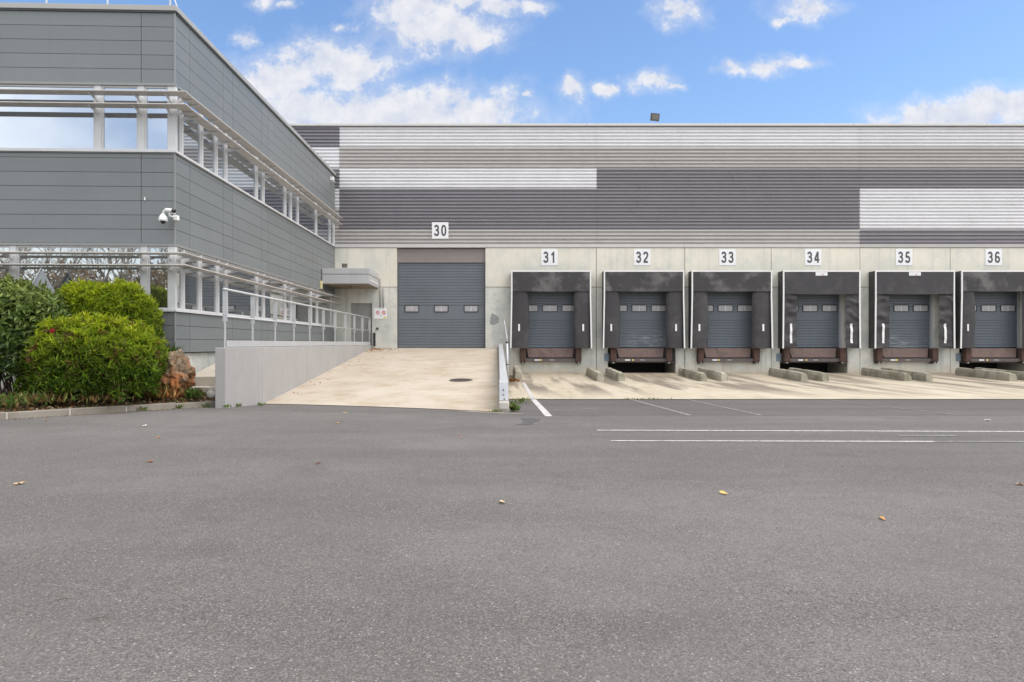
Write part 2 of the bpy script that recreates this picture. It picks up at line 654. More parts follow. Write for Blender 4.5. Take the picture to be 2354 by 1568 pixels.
M['door_scuff'] = m_scuff()
M['black'] = plain('black_rubber', (.02, .02, .021), .6)
M['dwin'] = plain('door_window_pane', (.36, .35, .37), .2, 0, .12, 6)
M['fabric'] = plain('shelter_fabric', (.048, .0455, .049), .55, 0, .15, 1.6, spec=.3, bump=.06, dirt=((.11, .105, .108), 1.2, .48, .72, .55))
M['fabric_head'] = plain('shelter_head_fabric', (.048, .0455, .048), .6, 0, .15, 1.8, spec=.3, bump=.06, dirt=((.17, .16, .158), 1.1, .46, .62, .7))
M['fabric_side'] = plain('shelter_side_fabric', (.05, .05, .052), .7, 0, .2, 1.5, dirt=((.12, .12, .115), 2.0, .45, .75, .6))
M['trim'] = plain('shelter_white_trim', (.76, .75, .75), .5, 0, .03, 4, dirt=((.45, .43, .41), 4, .55, .8, .5))
M['sign_white'] = plain('sign_white', (.76, .76, .77), .45, 0, .02, 3)
M['ink'] = plain('sign_ink', (.075, .07, .075), .6, 0, .08, 10)
M['red'] = plain('notice_red', (.55, .16, .19), .6)
M['yellow'] = plain('label_yellow', (.70, .55, .10), .6)
M['rust'] = plain('bumper_rust', (.085, .045, .034), .85, 0, .25, 6, bump=.3, dirt=((.045, .03, .026), 5, .45, .65, .85))
M['lip'] = plain('leveller_steel_brown', (.145, .092, .078), .6, .1, .2, 3, dirt=((.06, .04, .034), 4, .45, .7, .6), streak=.3)
M['beam'] = plain('leveller_beam', (.10, .082, .08), .7, 0, .15, 5)
M['paint_line'] = plain('road_paint_white', (.56, .54, .53), .8, 0, .08, 20, dirt=((.20, .19, .185), 16, .46, .62, .85))
M['paint_worn'] = plain('road_paint_worn', (.27, .26, .255), .85, 0, .1, 20, dirt=((.13, .125, .122), 14, .40, .58, .95))
M['iron'] = plain('cast_iron', (.055, .042, .035), .6, .3, .2, 20)
M['soil'] = plain('planting_soil', (.085, .062, .042), .95, 0, .3, 6, bump=.5, dirt=((.16, .11, .06), 9, .45, .65, .8))
M['twig'] = plain('twig_bark', (.10, .075, .055), .9, 0, .2, 8)
M['bark'] = plain('tree_bark', (.36, .31, .25), .9, 0, .25, 4)
M['stone'] = m_concrete('pale_stone', (.38, .36, .32), (.52, .49, .44), (.22, .21, .17), streaks=0, patch=.6)
M['cam_white'] = plain('camera_white', (.80, .80, .79), .35, 0, .02, 5)
M['lens'] = plain('camera_black_glass', (.012, .012, .014), .1)
M['lamp_grey'] = plain('lamp_housing', (.07, .065, .063), .5, .2)
M['lamp_glass'] = plain('lamp_lens', (.15, .14, .12), .5)
M['blue_steel'] = plain('pit_edge_blue', (.17, .23, .28), .55, 0, .1, 3)
M['leaf'] = m_leaf('shrub_leaf')
M['leaf_gloss'] = m_leaf('laurel_leaf', .3, .25)
M['litter'] = m_leaf('dry_leaf', .8, .1)


def m_rock():
    t = NT('lichen_rock')
    n = t.noise(4, 8, .7)
    col = t.mix(t.rng(n, .35, .65), (.16, .12, .08), (.34, .275, .19))
    o = t.noise(2.2, 5, .6, t.map((1, 1, 1), loc=(3, 8, 2)))
    sp = t.N.new('ShaderNodeSeparateXYZ')
    t.L.new(t.pos, sp.inputs[0])
    low = t.rng(sp.outputs[2], .75, 1.15, 1, .1)
    col = t.mix(t.math('MULTIPLY', t.rng(o, .36, .52, 0, .95), low), col, (.36, .135, .04))
    v = t.noise(11, 6, .7)
    col = t.mix(t.rng(v, .5, .62, 0, .85), col, (.075, .055, .04))
    t.inp('Base Color', col)
    t.inp('Roughness', .95)
    t.bump(t.noise(9, 8, .7), .8, .05)
    return t.m


M['rock'] = m_rock()

# ------------------------------------------------------------------ the ground
def strip_rows(y0, y1, step):
    ks = [9, 14.2, 16.6, 18.9, 19.1, 26.3, 30.77]
    rows = {y0, y1} | {k for k in ks if y0 < k < y1}
    y = max(y0, 6)
    while y < min(y1, 32):
        rows.add(round(y, 3))
        y += step
    return sorted(rows)


rows = strip_rows(-400, 400, 1.0)
mb = MB()
xs = [-400, -40, -14, -5, -4, -3, -2, -1, 0, 14, 40, 400]
vs = [(x, y, zg(y, x)) for y in rows for x in xs]
k = len(xs)
mb.add(vs, [(j * k + i, j * k + i + 1, (j + 1) * k + i + 1, (j + 1) * k + i) for j in range(len(rows) - 1) for i in range(k - 1)])
tag(mb.build('asphalt_yard', M['asphalt'], smooth=True, fix=False), 'grey asphalt yard in front of the loading docks', None, None, 'structure')

# concrete apron in front of the docks
rows = strip_rows(18.75, 30.9, .6)
mb = MB()
xs = [.26] + [.5 + .4 * q for q in range(62)] + [28, 34, 40]
ej = lambda x: .05 * mnoise.noise(Vector((x * 1.3, 2, 0))) + .03 * mnoise.noise(Vector((x * 4.1, 5, 0)))
vs = [(x, y + (ej(x) if y == rows[0] else 0), zg(y) + .014) for y in rows for x in xs]
k = len(xs)
mb.add(vs, [(j * k + i, j * k + i + 1, (j + 1) * k + i + 1, (j + 1) * k + i) for j in range(len(rows) - 1) for i in range(k - 1)])
tag(mb.build('concrete_apron', M['apron'], smooth=True, fix=False), 'stained cream concrete apron along the docks', None, None, 'structure')


# the ramp up to door 30
RX0, RX1 = -5.68, 0.0
DOCKZ = 1.165


def ramp_front(x):
    t = (x - RX0) / (RX1 - RX0)
    return 16.55 + (14.15 - 16.55) * t


def ramp_z(x, y):
    yf = ramp_front(x)
    t = max(0, min(1, (y - yf) / (30.77 - yf)))
    z0 = zg(yf, x) + .012
    return z0 + (DOCKZ - z0) * (t ** 1.04)


def ramp_pt(u, v):
    x = RX0 + (RX1 - RX0) * u
    yf = ramp_front(x)
    y = yf + (31.0 - yf) * v
    return (x, y, ramp_z(x, y))


mb = MB().grid(ramp_pt, 10, 24)
tag(mb.build('ramp', M['ramp'], smooth=True, fix=False), 'pale cream concrete ramp rising to door 30', None, None, 'structure')

# upstand at the right edge of the ramp
mb = MB()
poly = [(0.0, 14.15, -.25)] + [(0.0, y, ramp_z(0, y) + .06) for y in (14.15, 18, 22, 26, 30.76)] + [(0.0, 30.76, -.25)]
mb.prism(poly, (.25, 0, 0))
tag(mb.build('ramp_upstand', M['kerb']), 'low concrete upstand along the right edge of the ramp', None, None, 'structure')


# ------------------------------------------------------------------ painted lines (thin sheets just above the asphalt)
def line(name, pts, w, mat, label, lift=.006):
    """pts: polyline in plan"""
    mb = MB()
    vs = []
    P = []
    for (a, b) in zip(pts, pts[1:]):
        n = max(1, int(math.dist(a, b) / .5))
        for i in range(n):
            P.append((a[0] + (b[0] - a[0]) * i / n, a[1] + (b[1] - a[1]) * i / n))
    P.append(pts[-1])
    d = Vector((pts[-1][0] - pts[0][0], pts[-1][1] - pts[0][1])).normalized()
    nx, ny = -d.y * w / 2, d.x * w / 2
    for (x, y) in P:
        for s in (1, -1):
            yy = y + s * ny
            vs.append((x + s * nx, yy, zg(yy) + lift))
    mb.add(vs, [(2 * i, 2 * i + 1, 2 * i + 3, 2 * i + 2) for i in range(len(P) - 1)])
    o = mb.build(name, mat)
    # face up
    if o.data.polygons[0].normal.z < 0:
        o.data.flip_normals()
    return tag(o, label, None, None, 'structure')


line('painted_line', [(.98, 13.05), (.98, 18.75)], .14, M['paint_line'], 'bold white line on the asphalt beside the ramp')
line('painted_line', [(.98, 18.76), (.97, 25.6)], .12, M['paint_line'], 'white line on the concrete apron beside the ramp', .020)
line('painted_line', [(1.52, 10.45), (9.5, 10.2)], .10, M['paint_line'], 'long white line crossing the yard')
line('painted_line', [(1.50, 9.08), (5.75, 9.0)], .085, M['paint_line'], 'shorter white line crossing the yard, nearer')
line('painted_line', [(5.75, 9.0), (8.5, 8.95)], .085, M['paint_worn'], 'worn tail of the shorter white line')
line('painted_line', [(5.7, 9.72), (6.5, 9.68)], .12, M['paint_worn'], 'worn white dash between the two long lines')
line('painted_line', [(3.75, 13.3), (3.66, 18.7)], .10, M['paint_worn'], 'worn bay line in front of dock 31')
line('painted_line', [(5.15, 13.3), (5.2, 18.7)], .08, M['paint_worn'], 'faint bay line in front of dock 32')
line('painted_line', [(9.0, 13.3), (9.0, 18.7)], .07, M['paint_worn'], 'faint bay line in front of dock 33')
line('painted_line', [(1.85, 15.0), (2.2, 15.0)], .14, M['paint_worn'], 'worn white dash on the dark asphalt strip')

def flat_patch(name, pts, mat, label, lift):
    o = MB().add([(x, y, zg(y, x) + lift) for x, y in pts], [tuple(range(len(pts)))]).build(name, mat)
    if o.data.polygons[0].normal.z < 0:
        o.data.flip_normals()
    return tag(o, label, None, None, 'structure')


M['tar'] = plain('tar_patch', (.062, .058, .060), .85, 0, .2, 30, dirt=((.12, .115, .112), 40, .5, .65, .8))
flat_patch('asphalt_patch', [(.28, 11.35), (.40, 11.5), (.46, 12.1), (.42, 12.6), (.62, 12.75), (.78, 12.4), (.72, 12.0), (.62, 11.8), (.58, 11.45), (.42, 11.3)], M['tar'], 'dark tar patch on the asphalt before the guardrail', .004)
flat_patch('cement_smear', [(-1.0, 14.28), (-.5, 14.02), (.1, 13.75), (.5, 13.72), (.52, 13.82), (.2, 13.9), (-.1, 14.1), (-.6, 14.4)], M['kerb'], 'thin cement smear at the foot of the ramp', .005)

# ------------------------------------------------------------------ warehouse
Y0 = 30.77
fz = lambda dy: CAMZ + (VY - dy) * Y0 / F
fx = lambda dx: (dx - VX) * Y0 / F
WH = empty('warehouse', (0, Y0, 0), 'long warehouse with ribbed grey cladding above a concrete dock wall', 'warehouse')
XL, XR = -26.0, 36.4
Z_TOP, Z_CL, Z_CL0 = fz(285), fz(291), fz(570)
# core
mb = MB().box(XL, XR, Y0 + .30, 75, 1.2, Z_TOP - .25)
mb.box(XL, XR, Y0 + 1.9, 75, -.3, 1.2)
mb.build('building_core', M['inside'], WH)
mb = MB().box(XL - .1, XR + .1, Y0 + .35, 75.1, Z_TOP - .25, Z_TOP - .12)
mb.build('roof_deck', M['coping'], WH)


def ribs(x0, x1, z0, z1, pitch):
    """trapezoidal sheet, ribs running along X"""
    n = max(1, round((z1 - z0) / pitch))
    p = (z1 - z0) / n
    d = .072
    prof = []
    for i in range(n):
        zb = z0 + i * p
        prof += [(zb, 0.0), (zb + p * .26, 0.0), (zb + p * .44, -d), (zb + p * .70, -d)]
    prof.append((z1, 0.0))
    mb = MB()
    vs = []
    for (z, y) in prof:
        vs += [(x0, Y0 + .065 + y, z), (x1, Y0 + .065 + y, z)]
    mb.add(vs, [(2 * i, 2 * i + 1, 2 * i + 3, 2 * i + 2) for i in range(len(prof) - 1)])
    # closed back
    b = Y0 + .20
    mb.add([(x0, Y0 + .065, z0), (x1, Y0 + .065, z0), (x1, b, z0), (x0, b, z0), (x0, Y0 + .065, z1), (x1, Y0 + .065, z1), (x1, b, z1), (x0, b, z1)],
           [(3, 2, 1, 0), (4, 5, 6, 7), (2, 3, 7, 6)])
    return mb


rowz = [fz(d) for d in (291, 338, 387, 433, 480, 527, 561)]
J1, J2, J3 = fx(780), fx(1372), fx(1977)
cols = [(XL, J1), (J1, J2), (J2, J3), (J3, XR)]
scheme = [  # per row from the top: colour of each column
    ['dark', 'light', 'light', 'light'],
    ['light', 'mid', 'mid', 'mid'],
    ['dark', 'light', 'dark', 'dark'],
    ['light', 'dark', 'dark', 'light'],
    ['mid', 'dark', 'dark', 'light'],
    ['mid', 'mid', 'mid', 'dark'],
]
for r in range(6):
    for c in range(4):
        x0, x1 = cols[c]
        ribs(x0 + .004, x1 - .004, rowz[r + 1], rowz[r], .1515).build('cladding_sheet', M['sheet_' + scheme[r][c]], WH, fix=False)
# coping in lengths
x = XL
while x < XR:
    x2 = min(x + 6.0, XR)
    MB().box(x + .006, x2 - .006, Y0 - .09, Y0 + .5, Z_CL + .012, Z_TOP).build('coping', M['coping'], WH, bevel=.008)
    x = x2
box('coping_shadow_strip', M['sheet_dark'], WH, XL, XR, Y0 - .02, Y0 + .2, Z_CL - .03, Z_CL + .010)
# flashing under the cladding in lengths
for (a, b, mt) in ((XL, -7.3, 'sheet_mid'), (-7.3, -.5, 'sheet_mid'), (-.5, 8.4, 'sheet_mid'), (8.4, J3, 'sheet_mid'), (J3, XR, 'sheet_dark')):
    MB().box(a + .004, b - .004, Y0 - .03, Y0 + .24, Z_CL0 + .02, fz(561) - .004).build('flashing', M['flash'] if mt == 'sheet_mid' else M['sheet_mid'], WH)

# concrete panels
HJ = 3.91
G = .012
ORD = ['first', 'second', 'third', 'fourth', 'fifth', 'sixth']
DX = [2.37, 6.42, 10.33, 14.17, 18.30, 22.26]
JX = [-.549, 4.45, 8.43, 12.33, 16.33, 20.4, 24.4, 28.4, 32.4, 36.4]
PIT = [False, True, False, True, False, True]
YB = Y0 + .25
OZ = 4.1
for i in range(9):
    a, b = JX[i] + G, JX[i + 1] - G
    if i == 0:
        a = JX[0]
    if i < 6:
        h0, h1 = DX[i] - 1.38, DX[i] + 1.38
        up = MB().box(a, b, Y0, YB, OZ, Z_CL0).box(a, h0, Y0, YB, HJ + G, OZ).box(h1, b, Y0, YB, HJ + G, OZ)
        lo = MB()
        if PIT[i]:
            p0, p1 = DX[i] - 1.45, DX[i] + 1.60
            lo.box(a, p0, Y0, YB, -.3, 1.16).box(a, h0, Y0, YB, 1.16, HJ - G)
            MB().box(p1, b, Y0, YB, -.3, 1.16).box(h1, b, Y0, YB, 1.16, HJ - G).build('concrete_panel', M['conc_low'], WH)
            for q in (p0 - .3, p1):
                MB().box(q, q + .3, YB + .002, Y0 + 1.88, -.3, 1.15).build('pit_wall', M['conc_low'], WH)
        else:
            lo.box(a, b, Y0, YB, -.3, 1.16)
            lo.box(a, h0, Y0, YB, 1.16, HJ - G).box(h1, b, Y0, YB, 1.16, HJ - G)
        up.build('concrete_panel', M['conc_up'], WH)
        lo.build('concrete_panel', M['conc_low'], WH)
    else:
        MB().box(a, b, Y0, YB, HJ + G, Z_CL0).build('concrete_panel', M['conc_up'], WH)
        MB().box(a, b, Y0, YB, -.3, HJ - G).build('concrete_panel', M['conc_low'], WH)
# beside door 30, with the service door opening
SD0, SD1, SDZ = -6.62, -5.66, 3.18
MB().box(-7.35, -4.547, Y0, YB, HJ + G, Z_CL0).build('concrete_panel', M['conc_up'], WH)
MB().box(-7.35, SD0, Y0, YB, -.3, HJ - G).box(SD1, -4.547, Y0, YB, -.3, HJ - G).box(SD0, SD1, Y0, YB, SDZ, HJ - G).box(SD0, SD1, Y0, YB, -.3, DOCKZ).build('concrete_panel', M['conc_low'], WH)
box('joint_backing', M['joint'], WH, -7.4, XR, YB + .002, Y0 + .28, 1.2, Z_CL0)
sd = box('service_door', plain('service_door_grey', (.27, .27, .265), .5), WH, SD0 + .01, SD1 - .01, Y0 + .12, Y0 + .17, DOCKZ + .01, SDZ - .01, .004)
MB().tube([(SD1 - .12, Y0 + .08, 2.2), (SD1 - .12, Y0 + .08, 2.2), (SD1 - .24, Y0 + .08, 2.2)], .012).box(SD1 - .15, SD1 - .09, Y0 + .10, Y0 + .119, 2.1, 2.3).build('handle', M['galv'], sd)
# a small dark patch repaired on the concrete beside door 30
mb = MB()
pp = [(-.28, 0, 2.28), (-.12, 0, 2.20), (.12, 0, 2.33), (.13, 0, 2.55), (.0, 0, 2.66), (-.18, 0, 2.76), (-.25, 0, 2.55)]
mb.prism([(p[0] + .02 - .1, Y0 - .006, p[2] - .02) for p in pp], (0, .005, 0))
mb.build('repair_patch', plain('repair_mortar', (.27, .28, .28), .9, 0, .15, 8), WH)


def sectional_door(x0, x1, z0, z1, yf, mat, win_x, win_z, sec_h, rib, low_mat=None, ww=.58, wh=.26, top_h=0.0):
    """door leaf of ribbed sections with a row of small windows; returns the part"""
    d = box('sectional_door', M['panel_dark'], WH, x0, x1, yf + .019, yf + .05, z0, z1)
    z = z0
    i = 0
    while z < z1 - .05:
        zt = min(z + sec_h, z1)
        smooth_ = (z <= win_z <= zt)
        mb = MB()
        n = max(1, round((zt - z) / rib))
        p = (zt - z - .008) / n
        if smooth_:
            n, p = 1, zt - z - .008
        for k in range(n):
            za = z + .004 + k * p
            g = .017 if not smooth_ else .0
            vs = [(x0, yf + .011, za), (x1, yf + .011, za), (x1, yf + .011, za + .004), (x0, yf + .011, za + .004)]
            mb.add([(x0, yf + g, za), (x1, yf + g, za), (x1, yf, za + g * 1.2), (x0, yf, za + g * 1.2),
                    (x1, yf, za + p - g * .6), (x0, yf, za + p - g * .6), (x1, yf + g, za + p), (x0, yf + g, za + p)],
                   [(0, 1, 2, 3), (3, 2, 4, 5), (5, 4, 6, 7)])
        mb.build('door_section', (low_mat or mat) if i <= 1 else mat, d, fix=False)
        z = zt
        i += 1
    for wx in win_x:
        f = MB()
        hw, hh, fw = ww / 2, wh / 2, .035
        pts_o = []
        for (sx, sz) in ((-1, -1), (1, -1), (1, 1), (-1, 1)):
            pts_o.append((wx + sx * hw, sz * hh + win_z))
        # rounded frame ring
        ring_o, ring_i = [], []
        for (cx_, cz_, a0) in ((wx + hw - .05, win_z + hh - .05, 0), (wx - hw + .05, win_z + hh - .05, 90), (wx - hw + .05, win_z - hh + .05, 180), (wx + hw - .05, win_z - hh + .05, 270)):
            for q in range(4):
                a = R(a0 + q * 30)
                ring_o.append((cx_ + .05 * math.cos(a), cz_ + .05 * math.sin(a)))
                ring_i.append((cx_ + (.05 - fw) * math.cos(a), cz_ + (.05 - fw) * math.sin(a)))
        n = len(ring_o)
        vs = [(a, yf - .022, b) for a, b in ring_o] + [(a, yf - .022, b) for a, b in ring_i] + [(a, yf + .004, b) for a, b in ring_o] + [(a, yf - .006, b) for a, b in ring_i]
        fs = []
        for q in range(n):
            w = (q + 1) % n
            fs += [(q, w, n + w, n + q), (2 * n + w, 2 * n + q, q, w)[::-1], (n + q, n + w, 3 * n + w, 3 * n + q)]
        f.add(vs, fs)
        f.build('window_frame', M['black'], d, fix=False)
        MB().box(wx - hw + fw, wx - .012, yf - .008, yf + .003, win_z - hh + fw, win_z + hh - fw).box(wx + .012, wx + hw - fw, yf - .008, yf + .003, win_z - hh + fw, win_z + hh - fw).build('pane', M['dwin'], d)
        MB().box(wx - .012, wx + .012, yf - .011, yf + .003, win_z - hh + fw, win_z + hh - fw).build('glazing_bar', M['white'], d)
    return d


# door 30 at the head of the ramp
yf30 = Y0 + .20
sectional_door(-4.50, -.60, DOCKZ + .01, 5.02, yf30, M['door30'], [fx(947) * 1.006, fx(1014.5) * 1.006, fx(1083) * 1.006], fz(709), .64, .128, ww=.66, wh=.33)
box('door_header', plain('door_header_brown_grey', (.235, .205, .195), .6, 0, .06, 2), WH, -4.545, -.551, Y0 + .14, Y0 + .19, 5.03, Z_CL0 - .01)
box('door_track', M['panel_dark'], WH, -4.545, -4.495, Y0 + .16, Y0 + .24, DOCKZ, 5.03)
box('door_track', M['panel_dark'], WH, -.605, -.551, Y0 + .16, Y0 + .24, DOCKZ, 5.03)
# dock doors
for i, cx in enumerate(DX):
    sectional_door(cx - 1.30, cx + 1.30, DOCKZ + .01, OZ - .02, Y0 + .19, M['door'], [cx - .88, cx, cx + .88], 2.96, .62, .124,
                   M['door_scuff'] if i in (1, 4) else None, ww=.70, wh=.33)
    for s in (-1, 1):
        xa, xb = sorted((cx + s * 1.295, cx + s * 1.375))
        MB().box(xa, xb, Y0 + .10, Y0 + .24, DOCKZ, OZ - .02).build('door_track', M['galv'], WH)

# ------------------------------------------------------------------ dock number signs
def arc(cx, cy, rx, ry, a0, a1, n=18, e=2.3):
    out = []
    for k in range(n + 1):
        a = R(a0 + (a1 - a0) * k / n)
        c, q = math.cos(a), math.sin(a)
        out.append((cx + rx * math.copysign(abs(c) ** (2 / e), c), cy + ry * math.copysign(abs(q) ** (2 / e), q)))
    return out


STROKES = {
    '0': [arc(.28, .5, .20, .42, 90, 450, 30)],
    '1': [[(.34, .0), (.34, 1.0)], [(.36, .90), (.27, .80), (.10, .71)]],
    '2': [arc(.28, .69, .20, .23, 172, -28, 16) + [(.33, .40), (.14, .20), (.10, .08)], [(.04, .08), (.52, .08)]],
    '3': [arc(.27, .725, .18, .195, 168, -88, 16), arc(.27, .305, .205, .225, 88, -168, 18), [(.18, .53), (.29, .53)]],
    '4': [[(.40, .0), (.40, 1.0)], [(.37, .95), (.08, .30)], [(.02, .27), (.56, .27)]],
    '5': [[(.48, .92), (.14, .92)], [(.16, .95), (.11, .47)], arc(.27, .31, .205, .235, 140, -168, 20)],
    '6': [arc(.285, .305, .20, .225, 90, 450, 26), arc(.285, .5, .205, .42, 178, 92, 10) + arc(.285, .735, .17, .185, 88, 20, 6)],
}


def glyph(ch, t=.185):
    """bold sans-serif numeral: strips along the strokes, (x, z, layer) vertices in a .56 x 1 box"""
    vs, fs = [], []
    for li, st in enumerate(STROKES[ch]):
        P = [Vector(p) for p in st]
        b = len(vs)
        for k, p in enumerate(P):
            d = (P[min(k + 1, len(P) - 1)] - P[max(k - 1, 0)]).normalized()
            n = Vector((-d.y, d.x)) * t / 2
            vs += [(p.x + n.x, p.y + n.y, li), (p.x - n.x, p.y - n.y, li)]
        fs += [(b + 2 * k, b + 2 * k + 1, b + 2 * k + 3, b + 2 * k + 2) for k in range(len(P) - 1)]
    return vs, fs


def number_sign(text, cx, cz, w, h, yp, label):
    t = empty('number_sign', (cx, yp, cz), label, 'sign', 'dock number signs')
    box('plate', M['sign_white'], t, cx - w / 2, cx + w / 2, yp - .016, yp - .002, cz - h / 2, cz + h / 2, .003)
    gh = h * .68
    gw = gh * .80
    for k, ch in enumerate(text):
        vs, fs = glyph(ch)
        gx = cx + (k - .5) * w * .43
        out = [(gx + (v[0] - .28) * gw, yp - .0185 - v[2] * .0008, cz + (v[1] - .5) * gh) for v in vs]
        o = MB().add(out, fs).build('numeral', M['ink'], t)
    return t


for i, dxs in enumerate((1263, 1476, 1672, 1869, 2078, 2284)):
    X, Z = px(dxs, 591.5, Y0)
    number_sign(str(31 + i), X, Z, .745, .74, Y0, 'square white number sign above the %s dock right of the ramp' % ORD[i])
X, Z = px(1012, 530, Y0)
number_sign('30', X, Z, .745, .74, Y0 - .004, 'square white sign numbered 30 on the ribbed cladding above the tall door')

# ------------------------------------------------------------------ dock shelters
SY = 30.20          # front plane of the shelters
sx = lambda dx: (dx - VX) * SY / F
sz = lambda dy: CAMZ + (VY - dy) * SY / F
SH = [  # outer left, outer right, curtain widths left/right, head bottom, wrinkled type
    (1175, 1359, .70, .69, 669.5, 'a'), (1388, 1573, .66, .70, 669.5, 'a'), (1590, 1775, .70, .76, 669.5, 'a'),
    (1800, 1978, .57, .57, 676, 'b'), (2012, 2195, .59, .60, 676, 'b'), (2210, 2396, .62, .70, 669.5, 'a')]
SHL = ['black dock shelter nearest the ramp, first dock, with a scuffed head curtain',
       'black dock shelter of the second dock, bulging left curtain, over an open pit',
       'black dock shelter of the third dock with a small red tag, beside the wrinkled ones',
       'black dock shelter with wrinkled curtains and tall white stripes, the one over an open pit',
       'black dock shelter with wrinkled curtains and tall white stripes, the one over closed concrete',
       'black dock shelter at the right edge of the photo, cut off by the frame']


def shelter(i):
    a, b, wl, wr, hb, kind = SH[i]
    x0, x1 = sx(a), sx(b)
    zt, zb = sz(622), sz(801)
    t = empty('dock_shelter', ((x0 + x1) / 2, Y0, zb), SHL[i], 'dock shelter', 'dock shelters along the wall')
    yb_ = Y0 - .004
    # covers between frame and wall
    MB().box(x0 + .01, x1 - .01, SY + .03, yb_, zt - .05, zt - .012).build('top_cover', M['fabric_side'], t)
    for s, xx in ((0, x0 + .012), (1, x1 - .03)):
        MB().box(xx, xx + .018, SY + .03, yb_, zb, zt - .052).build('side_cover', M['fabric_side'], t)
    # white front trim
    tw = .058
    flare = .045 if kind == 'a' else .02
    MB().box(x0, x1, SY - .012, SY + .03, zt - tw, zt).build('trim', M['trim'], t, bevel=.004)
    for s, xx in ((-1, x0), (1, x1 - tw)):
        zm = 3.5
        mb = MB()
        dxl = s * flare
        mb.hexa([(xx + dxl, SY - .012, zb), (xx + tw + dxl, SY - .012, zb), (xx + tw + dxl, SY + .03, zb), (xx + dxl, SY + .03, zb),
                 (xx, SY - .012, zm), (xx + tw, SY - .012, zm), (xx + tw, SY + .03, zm), (xx, SY + .03, zm)])
        mb.build('trim', M['trim'], t)
        MB().box(xx, xx + tw, SY - .012, SY + .03, zm + .004, zt - tw - .002).build('trim', M['trim'], t)
    # head curtain
    zh = sz(hb)
    rr = random.Random(50 + i)
    ph = rr.uniform(0, 6)

    def head(u, v):
        x = x0 + tw + (x1 - x0 - 2 * tw) * u
        z = zt - tw - (zt - tw - zh) * v
        sag = .015 * math.sin(math.pi * u) * v
        q = mnoise.noise(Vector((x * 1.6, z * 2.2, i * 3.1)))
        y = SY - .004 - .022 * v * math.sin(math.pi * u) - .014 * q * v
        if kind == 'b':
            e = min(u, 1 - u)
            y -= .03 * math.exp(-((e - .14) / .02) ** 2) * v
        return (x, y, z - sag)

    MB().grid(head, 22, 8).build('head_curtain', M['fabric_head'] if kind == 'a' else M['fabric'], t, smooth=True, solid=.01, fix=False)
    # side curtains
    for s, w in ((0, wl), (1, wr)):
        def side(u, v):
            # u from the frame inward, v from top down
            x_ = w * u
            z = zh + .05 - (zh + .05 - zb - .02) * v
            y = SY + .085
            bulge = (.035 * math.sin(math.pi * min(1, v * 1.05)) if (kind == 'a' and s == 0) else .01)
            q = mnoise.noise(Vector((u * 1.5 + s * 7, z * 1.3, i * 5.7)))
            if kind == 'a':
                y += -.04 * math.sin(math.pi * u) + .09 * max(0, (u - .86) / .14) ** 2 + .008 * q
                x_ += bulge * u
                if v < .06:
                    x_ -= .10 * (1 - v / .06) * max(0, u - .6)
            else:
                fold = math.sin(z * 9.5 + 2.6 * q + u * 1.5 + s * 1.4 + i) * .5 + math.sin(z * 19 + 4 * q - u * 3) * .3
                damp = 1.0 if z > 2.1 else .45
                y += .062 * fold * (.35 + .65 * math.sin(math.pi * (.15 + .75 * u))) * damp - .03
                x_ += .012 * fold * u
            x = (x0 + tw + x_) if s == 0 else (x1 - tw - x_)
            return (x, y, z)
        MB().grid(side, 9, 44 if kind == 'b' else 22).build('side_curtain', M['fabric'], t, smooth=True, solid=.012, fix=False)
        # white guide stripe
        zs0, zs1 = (sz(745), sz(761)) if kind == 'a' else (sz(744), sz(789))
        uu = .42 if kind == 'a' else .55

        def stripe(u, v):
            z = zs1 + (zs0 - zs1) * (1 - v)
            vv = (zh + .05 - z) / (zh + .03 - zb)
            p = side(uu + (u - .5) * (.11 if kind == 'a' else .17), max(0, min(1, vv)))
            xs_ = w * (uu + (u - .5) * (.11 if kind == 'a' else .17))
            return ((x0 + tw + xs_) if s == 0 else (x1 - tw - xs_), p[1] - .018, p[2])
        MB().grid(stripe, 3, 14).build('guide_stripe', M['trim'], t, solid=.004, fix=False)
    # maker's tag
    if kind == 'a':
        xa, xb = x1 - tw - .30, x1 - tw - .02
        MB().box(xa, xb, SY - .014, SY - .004, zt - .235, zt - .205).build('tag', M['trim'], t)
        MB().box(xa, xb, SY - .014, SY - .004, zt - .204, zt - .178).build('tag_band', M['red'], t)
    else:
        xm = (x0 + x1) / 2 - .02
        tg = MB().box(xm - .26, xm + .26, SY - .03, SY - .018, zt - .225, zt - .075).build('tag', M['sign_white'], t)
        MB().box(xm - .20, xm + .20, SY - .0325, SY - .0305, zt - .16, zt - .142).build('print_line', M['galv'], tg)
        MB().box(xm + .02, xm + .09, SY - .0328, SY - .0305, zt - .205, zt - .165).build('print_mark', M['red'], tg)
    return t


for i in range(6):
    shelter(i)

